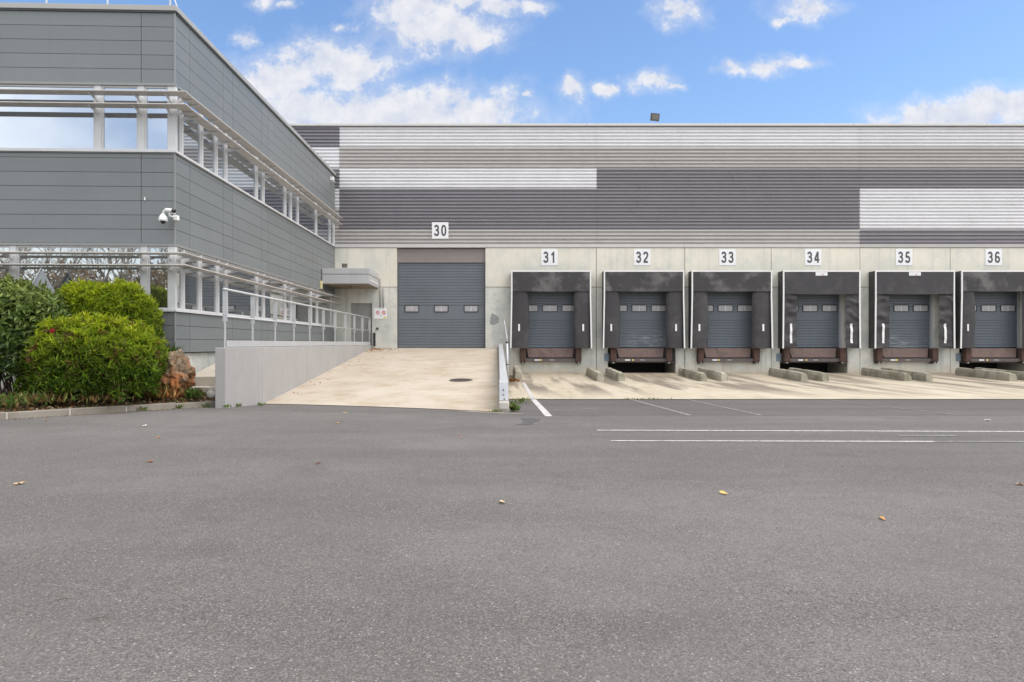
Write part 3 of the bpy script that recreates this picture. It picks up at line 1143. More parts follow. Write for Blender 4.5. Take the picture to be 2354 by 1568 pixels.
# ------------------------------------------------------------------ dock levellers
LVL = ['rust brown dock leveller of the %s dock from the ramp, over %s' % (ORD[q], 'a dark open pit' if q % 2 else 'closed concrete') for q in range(6)]
for i, cx in enumerate(DX):
    t = empty('dock_leveller', (cx, Y0, .5), LVL[i], 'dock leveller', 'dock levellers')
    ly = Y0 - .012
    # hanging lip plate: tapered, leaning out at the foot
    MB().hexa([(cx - .98, ly - .15, .74), (cx + .98, ly - .15, .74), (cx + .98, ly - .12, .74), (cx - .98, ly - .12, .74),
               (cx - 1.06, ly - .05, 1.15), (cx + 1.06, ly - .05, 1.15), (cx + 1.06, ly - .02, 1.15), (cx - 1.06, ly - .02, 1.15)]).build('lip_plate', M['lip'], t, bevel=.004)
    box('backing_plate', M['black'], t, cx - 1.12, cx + 1.12, ly - .012, ly + .010, .70, 1.16)
    b = box('front_beam', M['beam'], t, cx - 1.14, cx + 1.14, ly - .22, ly - .013, .55, .695, .006)
    box('sticker', M['sign_white'], b, cx - .72, cx - .50, ly - .224, ly - .2205, .60, .655)
    box('sticker', M['yellow'], b, cx - .40 - .08 * (i % 2 == 0), cx - .32 - .08 * (i % 2 == 0), ly - .224, ly - .2205, .595, .66)
    box('sticker', M['galv'], b, cx - .05, cx + .16, ly - .2235, ly - .2205, .615, .64)
    for s in (-1, 1):
        xc = cx + s * 1.245
        bp = MB().box(xc - .13, xc + .13, ly - .32, ly - .002, .56, 1.155).build('bumper', M['rust'], t, bevel=.025)
        MB().box(xc - .10, xc + .10, ly - .26, ly - .01, .47, .558).build('bumper_bracket', M['iron'], bp)
        MB().box(xc - .02, xc + .02, ly - .27, ly - .262, .485, .54).build('bolt', M['galv'], bp)
    if PIT[i]:
        # steel edge of the open pit
        box('pit_edge', M['blue_steel'], t, cx - 1.62, cx - 1.39, Y0 - .02, Y0 - .004, .57, .92)
        box('pit_lintel', M['beam'], t, cx - 1.45, cx + 1.60, ly - .05, ly + .2, .50, .545)
        box('leveller_platform', M['beam'], t, cx - 1.2, cx + 1.3, ly + .25, ly + 1.6, .72, .95)

# ------------------------------------------------------------------ wheel guides
def wheel_guide(x, y0, y1, label, seed, h=.33):
    rr = random.Random(seed)
    w = .30
    n = 9
    vs = []
    prof = [(-.5, 0), (-.5, .62), (-.34, .96), (.0, 1.0), (.34, .96), (.5, .62), (.5, 0)]
    for j in range(n + 1):
        y = y0 + (y1 - y0) * j / n
        tap = 1.0 if j > 0 else .9
        for (a, b) in prof:
            jit = .013
            vs.append((x + a * w * tap + rr.uniform(-jit, jit), y + (0.05 * b if j == 0 else 0) + rr.uniform(-.01, .01), zg(y) + .016 + (b * h * tap + rr.uniform(-jit, jit) if b > 0 else -.04)))
    k = len(prof)
    fs = [(j * k + i, j * k + i + 1, (j + 1) * k + i + 1, (j + 1) * k + i) for j in range(n) for i in range(k - 1)]
    fs += [tuple(range(k)), tuple(range(n * k + k - 1, n * k - 1, -1))]
    o = MB().add(vs, fs).build('wheel_guide', M['guide'], org=(x, (y0 + y1) / 2, zg((y0 + y1) / 2)), bevel=.012)
    return tag(o, label, 'wheel guide', 'concrete wheel guides on the apron')


wheel_guide(.80, 26.3, 29.4, 'short mossy concrete wheel guide beside the ramp guardrail, before dock 31', 1, .42)
for k in range(5):
    xb = JX[k + 1] - .06
    wheel_guide(xb - .42, 26.35, 29.5, 'mossy concrete wheel guide, the left one of the pair between %s and %s docks' % (ORD[k], ORD[k + 1]), 10 + k)
    wheel_guide(xb + .40, 26.35, 29.5, 'mossy concrete wheel guide, the right one of the pair between %s and %s docks' % (ORD[k], ORD[k + 1]), 20 + k)

# ------------------------------------------------------------------ office block
CX, CY = -7.33, 15.5
th = R(2.0)
FS = Frame((CX, CY), (0, 1), (1, 0))                                            # long side, facing the ramp
FF = Frame((CX, CY), (-math.cos(th), -math.sin(th)), (math.sin(th), -math.cos(th)))  # front, facing the yard
OFF = empty('office_block', (CX, CY, 0), 'grey two-storey office block with metal cladding, ribbon windows and sun blades', 'office building')
LS, LF = Y0 - CY - .01, 8.4
zz = lambda dy: CAMZ + (VY - dy) * CY / F
ZR, ZC1, ZC0 = zz(15), zz(30), zz(192)       # roof top, cladding top, cladding bottom (upper band)
ZS2 = zz(346)                                # upper sill top
ZM1, ZM0 = zz(354), zz(560)                  # middle band
ZW1, ZW0 = zz(564), zz(710)                  # lower windows
ZB1, ZB0 = zz(717), zz(811)                  # base band
# core behind everything
ci = Vector((CX - .14, CY + .14))
cf = FF.p(LF, -.14, 0)
poly = [(ci.x, ci.y + .005, -.2), (cf[0], cf[1], -.2), (cf[0], Y0 + .02, -.2), (ci.x, Y0 + .02, -.2)]
MB().prism(poly, (0, 0, ZR - .2)).build('core_wall', M['panel_dark'], OFF)
sj = [0.0, .75, 2.74, 3.38, 5.68, 6.30, 8.70, 9.30, 11.6, 12.25, 14.55, LS]
fj = [0.0, .75, 4.6, 5.3, LF]


def band(fr, joints, z0, z1, first):
    g = .006
    zs = [z1]
    if first:
        zs.append(z1 - first)
    n = round((zs[-1] - z0) / .315)
    st = (zs[-1] - z0) / n
    for k in range(n):
        zs.append(zs[-1] - st)
    for a, b in zip(joints, joints[1:]):
        for zt, zb in zip(zs, zs[1:]):
            u0 = a + (g if a > 0 else .022)
            MB().fbox(fr, u0, b - g, -.13, 0, zb + g * .8, zt - g * .8).build('cladding_panel', M['panel'], OFF)


for fr, jj, L_ in ((FS, sj, LS), (FF, fj, LF)):
    band(fr, jj, ZC0, ZC1, 0)
    band(fr, jj, ZM0, ZM1, .10)
    band(fr, jj, ZB0, ZB1, 0)
    a = .062 if fr is FS else -.06
    MB().fbox(fr, a, L_, -.3, .06, ZC1 + .03, ZR).build('coping', M['cop_office'], OFF, bevel=.006)
    MB().fbox(fr, -.005 if fr is FF else .04, L_, -.12, .034, ZC1 - .002, ZC1 + .028).build('drip_strip', M['panel_dark'], OFF)
    for z in (ZC0, ZM0):
        MB().fbox(fr, -.022 if fr is FF else .024, L_, -.12, .02, z - .055, z - .002).build('edge_trim', M['panel_trim'], OFF)
    for zt, h in ((ZS2, .055), (ZB1 + .06, .055)):
        MB().fbox(fr, -.05 if fr is FF else .052, L_, -.13, .05, zt - h, zt).build('window_sill', M['white'], OFF, bevel=.004)
    MB().fbox(fr, -.02 if fr is FF else .022, L_, -.12, .02, ZM1 + .002, ZS2 - .057).build('edge_trim', M['panel_trim'], OFF)
    MB().fbox(fr, .02, L_, -.14, -.10, -.2, ZB0 - .02).build('plinth', M['conc_low'], OFF)
for (z0, z1) in ((ZC0, ZC1), (ZM0, ZM1), (ZB0, ZB1)):
    MB().fbox(FS, -.016, .016, -.016, .014, z0, z1).build('corner_trim', M['panel_trim'], OFF)

# windows
def window_run(fr, mull, L_, z0, z1, glass, mw):
    edges = mull
    for k, u in enumerate(edges):
        w = mw if 0 < k < len(edges) - 1 else mw * 1.3
        MB().fbox(fr, u - w / 2, u + w / 2, -.11, -.012, z0, z1).build('mullion', M['white'], OFF, bevel=.004)
    for a, b in zip(edges, edges[1:]):
        a2, b2 = a + mw / 2, b - mw / 2
        if b2 - a2 < .15:
            continue
        fw = .038
        wdw = MB().fbox(fr, a2, b2, -.10, -.035, z0, z0 + fw).fbox(fr, a2, b2, -.10, -.035, z1 - fw, z1)
        wdw.fbox(fr, a2, a2 + fw, -.10, -.035, z0 + fw, z1 - fw).fbox(fr, b2 - fw, b2, -.10, -.035, z0 + fw, z1 - fw)
        wo = wdw.build('window', M['white'], OFF)
        MB().fbox(fr, a2 + fw, b2 - fw, -.085, -.065, z0 + fw, z1 - fw).build('pane', glass, wo)


side_u = [.075, .42, 1.5, 2.38, 3.02, 5.38, 5.98, 8.2, 8.85, 9.7, 12.25, 14.5]
side_l = [.075, .50, 1.42, 2.48, 3.05, 5.42, 6.02, 8.2, 8.88, 11.5, 12.4, 14.7]
front_u = [.075, .76, 1.72, 4.7, 5.6, 8.3]
front_l = [.075, .69, 3.6, 4.4, 8.3]
window_run(FS, side_u + [LS], LS, ZS2, ZC0 - .057, M['glass'], .085)
window_run(FS, side_l + [LS], LS, ZB1 + .06, ZM0 - .057, M['glass_low'], .085)
window_run(FF, front_u, LF, ZS2, ZC0 - .057, M['glass'], .14)
window_run(FF, front_l, LF, ZB1 + .06, ZM0 - .057, M['glass_low'], .13)

# sun blades with brackets
for zs in (6.95, 6.67, 3.38, 3.115):
    up = zs > 5
    for fr, ms, L_ in ((FF, front_u if up else front_l, LF), (FS, side_u if up else side_l, LS)):
        u0 = -.42 if fr is FF else -.105
        bl = MB().fbox(fr, u0, L_ - .3, .13, .42, zs - .013, zs + .013).build('sun_blade', M['blade'], OFF, bevel=.006)
        for u in ms[:]:
            if fr is FS and u > LS - .4:
                continue
            mb = MB()
            pts = [fr.p(u - .014, -.01, zs - .105), fr.p(u - .014, .36, zs - .04), fr.p(u - .014, .36, zs - .015), fr.p(u - .014, -.01, zs - .015)]
            mb.prism(pts, Vector(fr.p(.028, 0, 0)) - Vector(fr.p(0, 0, 0)))
            mb.build('bracket', M['white'], bl)
# roof lifeline along the long side
for k in range(9):
    u = .5 + k * 1.8
    p = FS.p(u, -.12, ZR - .01)
    MB().tube([p, (p[0], p[1], p[2] + .11)], .012, 6).build('lifeline_post', M['galv'], OFF)
MB().tube([FS.p(.3, -.12, ZR + .11), FS.p(LS - .4, -.12, ZR + .11)], .008, 6).build('lifeline_cable', M['galv'], OFF)
for u in (.50, 1.97, 3.4):
    p = FF.p(u, -.9, ZR - .02)
    MB().tube([p, (p[0], p[1], p[2] + 1.0)], .02, 8).build('roof_rail_post', M['white'], OFF)
MB().tube([FF.p(.45, -.9, ZR + .95), FF.p(5, -.9, ZR + .95)], .018, 8).build('roof_rail', M['white'], OFF)
MB().tube([FF.p(.50, -.9, ZR + .9), FF.p(.02, -.3, ZR - .01)], .014, 8).build('roof_rail_brace', M['galv'], OFF)
# small white clip on the front cladding
p = FF.p(.66, .01, zz(458))
MB().box(p[0] - .012, p[0] + .012, p[1] - .02, p[1], p[2] - .035, p[2] + .035).build('wall_clip', M['cam_white'], OFF)

# ------------------------------------------------------------------ security cameras at the corner
def cctv():
    bx, bz = px(372, 500, 15.2)
    by = 15.36
    t = empty('security_camera', (bx, by, bz), 'white domed security camera hanging from a bracket on the grey office corner', 'camera')
    c = (px(374, 500, 15.2)[0], 15.22, px(374, 500, 15.2)[1])
    MB().lathe((c[0], c[1], c[2] - .13), [(.02, .23), (.03, .225), (.045, .20), (.08, .155), (.095, .10), (.095, .055), (.085, .05)], 20).build('housing', M['cam_white'], t, smooth=True)
    MB().lathe((c[0], c[1], c[2] - .17), [(.02, .03), (.04, .045), (.055, .065), (.06, .085)], 18).build('dome', M['lens'], t, smooth=True)
    MB().tube([(c[0], c[1], c[2] + .10), (c[0] + .02, c[1], c[2] + .15), (c[0] + .10, c[1] + .04, c[2] + .16), (c[0] + .14, by + .12, c[2] + .14)], .026, 10).build('arm', M['cam_white'], t, smooth=True)
    X, Z = px(386, 483, 15.15)
    t2 = empty('security_camera', (X, 15.3, Z), 'white bullet security camera pointing along the office side, above the domed one', 'camera')
    d = Vector((.93, -.28, -.16)).normalized()
    p0 = Vector((X - .09, 15.22, Z + .02))
    p1 = p0 + d * .20
    MB().tube([p0, p0 + d * .01, p1], [.032, .042, .042], 16).build('housing', M['cam_white'], t2, smooth=True)
    MB().tube([p1 + d * .002, p1 + d * .05], [.044, .048], 16).build('lens_hood', M['lens'], t2, smooth=True)
    MB().tube([p0 + d * .12 + Vector((0, 0, -.05)), p0 + d * .10 + Vector((0, .02, -.12)), (p0.x + .13, 15.40, p0.z - .13)], .02, 10).build('arm', M['cam_white'], t2, smooth=True)
    MB().box(p0.x + .10, p0.x + .20, 15.36, 15.47, p0.z - .20, p0.z - .09).build('wall_box', M['cam_white'], t2, bevel=.01)


cctv()

# ------------------------------------------------------------------ ramp wall and railing
WX0, WX1 = -5.90, -5.68
WY0 = 14.25
WTOP = 1.285
RWL = empty('ramp_wall', (-5.79, WY0, 0), 'smooth grey concrete wall along the left side of the ramp', 'wall')
ys = [WY0, 16.5, 20.3, 24.1, 27.6, 30.76]
for a, b in zip(ys, ys[1:]):
    MB().box(WX0, WX1, a + (.0 if a == WY0 else .006), b - .006, -.4, WTOP).build('wall_panel', M['wall_paint'], RWL, bevel=.012)
RAIL = empty('railing', (-5.76, WY0, WTOP), 'white steel railing with flat posts on top of the ramp wall', 'railing')
rxc = -5.76
for k in range(11):
    y = 14.42 + k * 1.625
    if y > 30.7:
        y = 30.66
    MB().box(rxc - .012, rxc + .012, y - .028, y + .028, WTOP - .0, WTOP + .72).build('post', M['rail'], RAIL)
    MB().box(rxc - .048, rxc + .048, y - .010, y + .010, WTOP + .55, WTOP + 1.20).build('post_plate', M['rail'], RAIL, bevel=.004)
MB().tube([(rxc + .02, 14.3, WTOP + 1.23), (rxc + .02, 30.7, WTOP + 1.23)], .026, 10).build('handrail', M['rail'], RAIL, smooth=True)
MB().tube([(rxc + .012, 14.42, WTOP + .66), (rxc + .012, 30.7, WTOP + .66)], .017, 8).build('mid_rail', M['rail'], RAIL, smooth=True)
MB().box(rxc + .030, rxc + .038, 14.42, 30.7, WTOP + .015, WTOP + .155).build('toe_board', M['rail'], RAIL)

# walkway behind the wall
WK = empty('walkway', (-6.6, 16, 0), 'cream concrete walkway with steps between office and ramp wall', None, None, 'structure')
MB().prism([(-7.20, 15.95, -.2), (-7.20, 15.95, .60), (-7.20, 17.3, .86), (-7.20, 19.0, 1.16), (-7.20, 30.7, 1.16), (-7.20, 30.7, -.2)], (7.20 + WX0 - .005, 0, 0)).build('path_slab', M['path'], WK, bevel=.012)
MB().box(-7.05, WX0 - .005, 15.5, 15.94, -.2, .38).build('step', M['path'], WK, bevel=.012)

# ------------------------------------------------------------------ canopy
CAN = empty('canopy', (-6.3, Y0, 3.84), 'white box canopy over the corner service door', 'canopy')
cy0 = 28.4
box('fascia', M['canopy'], CAN, -7.30, -5.36, cy0, Y0 - .01, 4.265, 4.50, .006)
box('fascia_joint', M['panel_trim'], CAN, -7.29, -5.375, cy0 + .02, Y0 - .012, 4.235, 4.262)
box('fascia', M['canopy'], CAN, -7.30, -5.36, cy0 - .012, Y0 - .01, 3.86, 4.232, .006)
box('soffit', plain('canopy_soffit_tan', (.24, .19, .14), .8), CAN, -7.28, -5.38, cy0 + .02, Y0 - .015, 3.835, 3.857)
box('outlet', M['trim'], CAN, -5.357, -5.335, cy0 + .35, cy0 + 2.0, 3.99, 4.04)
lm = empty('ceiling_lamp', (-6.2, 29.3, 3.83), 'round frosted lamp under the white canopy', 'lamp')
MB().lathe((-6.2, 29.3, 3.70), [(.03, .0), (.09, .02), (.13, .07), (.14, .12)], 18).build('globe', M['lamp_glass'], lm, smooth=True)
MB().lathe((-6.2, 29.3, 3.821), [(.15, 0), (.15, .013)], 18).build('collar', M['coping'], lm)
# floodlights
def floodlight(x, y, z, w, label, yaw, tilt, foot):
    t = empty('floodlight', (x, y, foot), label, 'floodlight')
    Mx = Matrix.Translation((x, y, z)) @ Matrix.Rotation(yaw, 4, 'Z') @ Matrix.Rotation(tilt, 4, 'X')

    def bx(x0, x1, y0, y1, z0, z1):
        m = MB().box(x0, x1, y0, y1, z0, z1)
        m.v = [tuple(Mx @ Vector(v)) for v in m.v]
        return m
    h = w * .78
    m = bx(-w / 2, w / 2, -.06, .0, -h / 2, h / 2)
    m2 = MB().hexa([tuple(Mx @ Vector(v)) for v in [(-w / 2, 0, -h / 2), (w / 2, 0, -h / 2), (w * .3, .12, -h * .3), (-w * .3, .12, -h * .3), (-w / 2, 0, h / 2), (w / 2, 0, h / 2), (w * .3, .12, h * .3), (-w * .3, .12, h * .3)]])
    m.add(m2.v, m2.f)
    m.build('housing', M['lamp_grey'], t, bevel=.006)
    bx(-w * .38, w * .38, -.066, -.061, -h * .34, h * .36).build('lens', M['lamp_glass'], t)
    for s in (-1, 1):
        MB().tube([tuple(Mx @ Vector((s * w * .3, .02, -h * .45))), (x + s * w * .22, y + .02, foot)], .014, 6).build('bracket', M['galv'], t)
    return t


X, Z = px(1505, 269.5, Y0 + .2)
floodlight(X, Y0 + .2, Z, .42, 'grey square floodlight on the parapet above dock 33', R(14), R(12), Z_TOP)
X, Z = px(792, 612, 28.5)
floodlight(X, 28.5, Z + .03, .21, 'small dark floodlight on top of the white canopy', R(15), R(12), 4.49)
wl = empty('wall_lamp', (CX + .1, 29.9, 7.4), 'small white wall lamp high on the far end of the office side', 'lamp')
X, Z = px(765, 414, 29.9)
MB().box(CX + .005, CX + .16, 29.85, 29.98, Z - .02, Z + .14).build('housing', M['cam_white'], wl, bevel=.01)
MB().box(CX + .005, CX + .22, 29.88, 29.94, Z - .10, Z - .06).build('bracket', M['galv'], wl)
yb = empty('alarm_box', (CX + .05, 28.2, 3.9), 'small pale yellow alarm box on the office side beside the canopy', 'alarm box')
MB().box(CX + .003, CX + .09, 28.1, 28.24, 3.62, 3.95).build('housing', plain('alarm_cream', (.62, .55, .30), .5), yb, bevel=.012)
MB().box(CX + .02, CX + .085, 28.12, 28.22, 3.58, 3.618).build('lamp_lens', M['lamp_glass'], yb)

# ------------------------------------------------------------------ notice, conduit, intercom on the wall
X0_, Z1_ = px(859, 708.5, Y0)
X1_, Z0_ = px(889, 733, Y0)
ns = empty('notice_sign', ((X0_ + X1_) / 2, Y0, (Z0_ + Z1_) / 2), 'white notice with red symbols on the concrete left of door 30', 'sign')
box('plate', M['sign_white'], ns, X0_, X1_, Y0 - .014, Y0 - .002, Z0_, Z1_, .003)
ww, hh = X1_ - X0_, Z1_ - Z0_
for (cx_, r_) in ((.32, .085), (.78, .09)):
    cxx, czz = X0_ + ww * cx_, Z0_ + hh * .58
    ring = []
    mb = MB()
    n = 16
    vs = []
    for q in range(n):
        a = 2 * math.pi * q / n
        vs.append((cxx + r_ * math.cos(a), Y0 - .0165, czz + r_ * math.sin(a)))
    for q in range(n):
        a = 2 * math.pi * q / n
        vs.append((cxx + r_ * .6 * math.cos(a), Y0 - .0165, czz + r_ * .6 * math.sin(a)))
    mb.add(vs, [(q, (q + 1) % n, n + (q + 1) % n, n + q) for q in range(n)])
    mb.build('symbol', M['red'], ns)
    MB().hexa([(cxx - r_ * .6, Y0 - .0185, czz + r_ * .35), (cxx - r_ * .35, Y0 - .0185, czz + r_ * .6), (cxx - r_ * .35, Y0 - .017, czz + r_ * .6), (cxx - r_ * .6, Y0 - .017, czz + r_ * .35),
               (cxx + r_ * .35, Y0 - .0185, czz - r_ * .6), (cxx + r_ * .6, Y0 - .0185, czz - r_ * .35), (cxx + r_ * .6, Y0 - .017, czz - r_ * .35), (cxx + r_ * .35, Y0 - .017, czz - r_ * .6)]).build('symbol_bar', M['red'], ns)
MB().box(X0_ + ww * .5, X0_ + ww * .6, Y0 - .017, Y0 - .0145, Z0_ + hh * .25, Z0_ + hh * .42).build('arrow', M['galv'], ns)
MB().box(X0_ + ww * .75, X0_ + ww * .97, Y0 - .017, Y0 - .0145, Z0_ + hh * .06, Z0_ + hh * .18).build('corner_mark', M['yellow'], ns)
for xx, zt_, lab in ((-5.28, 4.32, 'grey conduit on the concrete right beside the canopy'), (-5.14, 3.85, 'shorter grey conduit on the concrete, nearer the tall door')):
    cdo = MB().tube([(xx, Y0 - .03, 2.98), (xx, Y0 - .03, zt_)], .022, 8).build('cable_conduit', M['wall_paint'], smooth=True, org=(xx, Y0, 2.98))
    tag(cdo, lab, 'conduit')
ic = empty('intercom', (-5.5, Y0, 1.6), 'small black intercom box beside the end of the railing', 'intercom')
box('housing', M['black'], ic, -5.60, -5.50, Y0 - .06, Y0 - .004, 1.25, 1.85, .01)
MB().lathe((-5.42, Y0 - .03, 2.0), [(.05, 0), (.055, .05), (.03, .09)], 12).build('bell', M['black'], ic)

# ------------------------------------------------------------------ guardrail along the ramp
GR = empty('guardrail', (.13, 14.3, .1), 'galvanised steel guardrail along the right edge of the ramp', 'guardrail')


def gz(y):
    return .575 + (1.365 - .575) * (y - 14.35) / (30.4 - 14.35)


segs = [14.75, 18.6, 22.5, 26.4, 30.5]
for a, b in zip(segs, segs[1:]):
    za, zb = gz(a), gz(b)
    mb = MB()
    prof = [(.05, 0), (.22, 0), (.22, -.06), (.18, -.10), (.18, -.16), (.22, -.20), (.22, -.27), (.18, -.31), (.05, -.31)]
    mb.prism([(p[0], a, za + p[1]) for p in prof], (0, b - .012 - a, zb - za))
    mb.build('beam', M['galv'], GR)
e = MB().hexa([(.035, 14.32, .17), (.225, 14.32, .17), (.225, 14.74, .20), (.035, 14.74, .20), (.035, 14.40, .565), (.225, 14.40, .565), (.225, 14.745, .60), (.035, 14.745, .60)]).build('end_plate', M['galv'], GR, bevel=.01)
for (zz_, xx) in ((.30, .12), (.40, .12), (.21, .14)):
    MB().tube([(xx, 14.40 - .03 + zz_ * .0, zz_), (xx, 14.33 - (0.03 if zz_ < .3 else 0), zz_)], .014, 8).build('bolt', M['iron'], e)
for y in (14.9, 18.6, 22.5, 26.4, 30.3):
    zb = ramp_z(0, y) + .05
    MB().box(.08, .17, y - .05, y + .05, zb, gz(y) - .3).build('post', M['galv'], GR)
tag(MB().box(.02, .24, 14.16, 14.42, -.1, .165).build('footing_block', M['stone'], org=(.13, 14.3, 0), bevel=.03), 'rough pale stone footing under the near end of the guardrail', 'footing')
PO = empty('barrier_pole', (.34, 24.0, zg(24)), 'slim white jointed pole standing beside the guardrail', 'pole')
MB().tube([(.36, 24, zg(24)), (.33, 24, 1.40)], [.045, .04], 12).build('sleeve', M['galv'], PO, smooth=True)
MB().tube([(.33, 24, 1.42), (.32, 24, 1.55), (.26, 24, 2.0), (.22, 24, 2.2)], [.04, .036, .02, .008], 12).build('pole', M['galv'], PO, smooth=True)
MB().tube([(.33, 24, 1.385), (.33, 24, 1.425)], .047, 12).build('joint', M['black'], PO)
MB().tube([(.345, 24, .62), (.345, 24, .65)], .049, 12).build('joint', M['black'], PO)

# manhole cover on the ramp
X, Y_ = -1.05, 19.55
z = ramp_z(X, y=Y_)
sl = (ramp_z(X, Y_ + .3) - ramp_z(X, Y_ - .3)) / .6
mh = empty('manhole_cover', (X, Y_, z), 'round dark iron manhole cover set in the cream ramp', 'manhole cover')
mb = MB()
for (r_, dz) in ((.33, .002), (.33, .016)):
    pass
n = 28
ring = lambda r_, dz: [(X + r_ * math.cos(2 * math.pi * q / n), Y_ + r_ * math.sin(2 * math.pi * q / n), z + sl * r_ * math.sin(2 * math.pi * q / n) + dz) for q in range(n)]
MB().add(ring(.335, .014) + ring(.29, .014) + ring(.335, -.02), [(q, (q + 1) % n, n + (q + 1) % n, n + q) for q in range(n)] + [(q, 2 * n + q, 2 * n + (q + 1) % n, (q + 1) % n) for q in range(n)]).build('rim', M['beam'], mh)
MB().add(ring(.285, .010), [tuple(range(n))]).build('lid', M['iron'], mh)

# ------------------------------------------------------------------ kerb and planting bed
k0, k1 = Vector((-12.2, 8.05)), Vector((-5.92, 14.72))
kd = (k1 - k0).normalized()
kn = Vector((-kd.y, kd.x))       # towards the bed
KB = empty('kerb', (k0.x, k0.y, 0), 'low concrete kerb edging the planting bed', None, None, 'structure')
Lk = (k1 - k0).length
s = Lk
FK = Frame((k1.x, k1.y), (-kd.x, -kd.y), (kn.x, kn.y))
u = 0
rr = random.Random(3)
while u < Lk:
    w = min(.955, Lk - u)
    y = FK.p(u + w / 2, 0, 0)[1]
    zt = zg(y, -8) + .125 + rr.uniform(-.006, .006)
    d_ = rr.uniform(-.006, .006)
    MB().fbox(FK, u + .006, u + w - .006, d_, .15, -.2, zt).build('kerb_stone', M['kerb'], KB, bevel=.014)
    MB().fbox(FK, u + w - .008, u + w + .018, .004, .148, -.2, zt - .004).build('mortar_joint', M['mortar'], KB)
    u += .965


def kerb_y(x):
    return k0.y + (x - k0.x) * kd.y / kd.x


def bed_z(x, y):
    d = (Vector((x, y)) - k0).dot(kn)
    return .13 + .17 * min(1, max(0, d / 1.6)) + .04 * mnoise.noise(Vector((x * 1.7, y * 1.7, 3)))


def bed_pt(u, v):
    x = -14.0 + (WX0 - .01 + 14.0) * u
    ya = kerb_y(x) + .16
    if x < -12.2:
        ya = kerb_y(-12.2) + .16
    yb = 16.0
    ya = min(ya, yb - .05)
    y = ya + (yb - ya) * v
    return (x, y, bed_z(x, y))


tag(MB().grid(bed_pt, 50, 24).build('planting_bed', M['soil'], smooth=True, fix=False), 'brown soil bed between kerb and office', None, None, 'structure')


# ------------------------------------------------------------------ foliage helpers
def leaf_mesh(name, pos, dirs, length, width, cols, mat, parent, up=None, curl=.18):
    """pointed folded leaves: 4 triangles each, numpy arrays"""
    n = len(pos)
    rs = np.random.RandomState(len(name) + n)
    d = dirs / np.linalg.norm(dirs, axis=1)[:, None]
    r = rs.normal(size=(n, 3))
    if up is not None:
        r = r * .35 + up
    s = np.cross(d, r)
    s /= np.linalg.norm(s, axis=1)[:, None] + 1e-9
    nn = np.cross(s, d)
    L = length[:, None]
    W = width[:, None]
    base = pos
    mid = pos + d * L * .45 + nn * L * curl * .4
    tip = pos + d * L + nn * L * (-curl)
    l = mid + s * W * .5 + nn * W * .2
    r_ = mid - s * W * .5 + nn * W * .2
    V = np.stack([base, l, tip, r_], 1).reshape(-1, 3)
    o0 = np.array(ORG[parent.name]) if parent is not None else np.zeros(3)
    V = V - o0
    idx = np.arange(n) * 4
    Fa = np.stack([idx, idx + 1, idx + 2, idx, idx + 2, idx + 3], 1).reshape(-1)
    me = bpy.data.meshes.new(name)
    me.vertices.add(n * 4)
    me.vertices.foreach_set('co', V.astype(np.float32).ravel())
    me.loops.add(n * 6)
    me.loops.foreach_set('vertex_index', Fa.astype(np.int32))
    me.polygons.add(n * 2)
    me.polygons.foreach_set('loop_start', (np.arange(n * 2) * 3).astype(np.int32))
    me.polygons.foreach_set('loop_total', np.full(n * 2, 3, np.int32))
    me.update()
    me.validate()
    ca = me.color_attributes.new('Col', 'FLOAT_COLOR', 'POINT')
    c4 = np.repeat(np.concatenate([cols, np.ones((n, 1))], 1), 4, axis=0)
    ca.data.foreach_set('color', c4.astype(np.float32).ravel())
    me.materials.append(mat)
    o = bpy.data.objects.new(name, me)
    COL.objects.link(o)
    ORG[o.name] = tuple(o0)
    if parent is not None:
        o.parent = parent
    return o


def dome_points(rs, n, c, rx, ry, rz, lump, lo=.78, boxy=2.6, zmin=-.25):
    """points in the outer shell of a clipped, lumpy dome; returns position, outward normal, depth 0..1"""
    P, Nn, D = [], [], []
    while len(P) < n:
        v = rs.normal(size=3)
        v /= np.linalg.norm(v)
        if v[2] < zmin:
            continue
        e = (abs(v[0]) ** boxy + abs(v[1]) ** boxy + abs(v[2]) ** boxy) ** (-1 / boxy)
        nz = mnoise.noise(Vector((v[0] * 2.3 + c[0], v[1] * 2.3, v[2] * 2.3 + c[1]))) * lump
        nz += mnoise.noise(Vector((v[0] * 6 + c[0], v[1] * 6, v[2] * 6 + c[1]))) * lump * .5
        k = lo + (1 - lo) * rs.rand() ** .5
        rad = e * (1 + nz) * k
        P.append((c[0] + v[0] * rx * rad, c[1] + v[1] * ry * rad, c[2] + v[2] * rz * rad))
        q = np.array([v[0] / rx, v[1] / ry, v[2] / rz])
        Nn.append(q / np.linalg.norm(q))
        D.append((k - lo) / (1 - lo))
    return np.array(P), np.array(Nn), np.array(D)


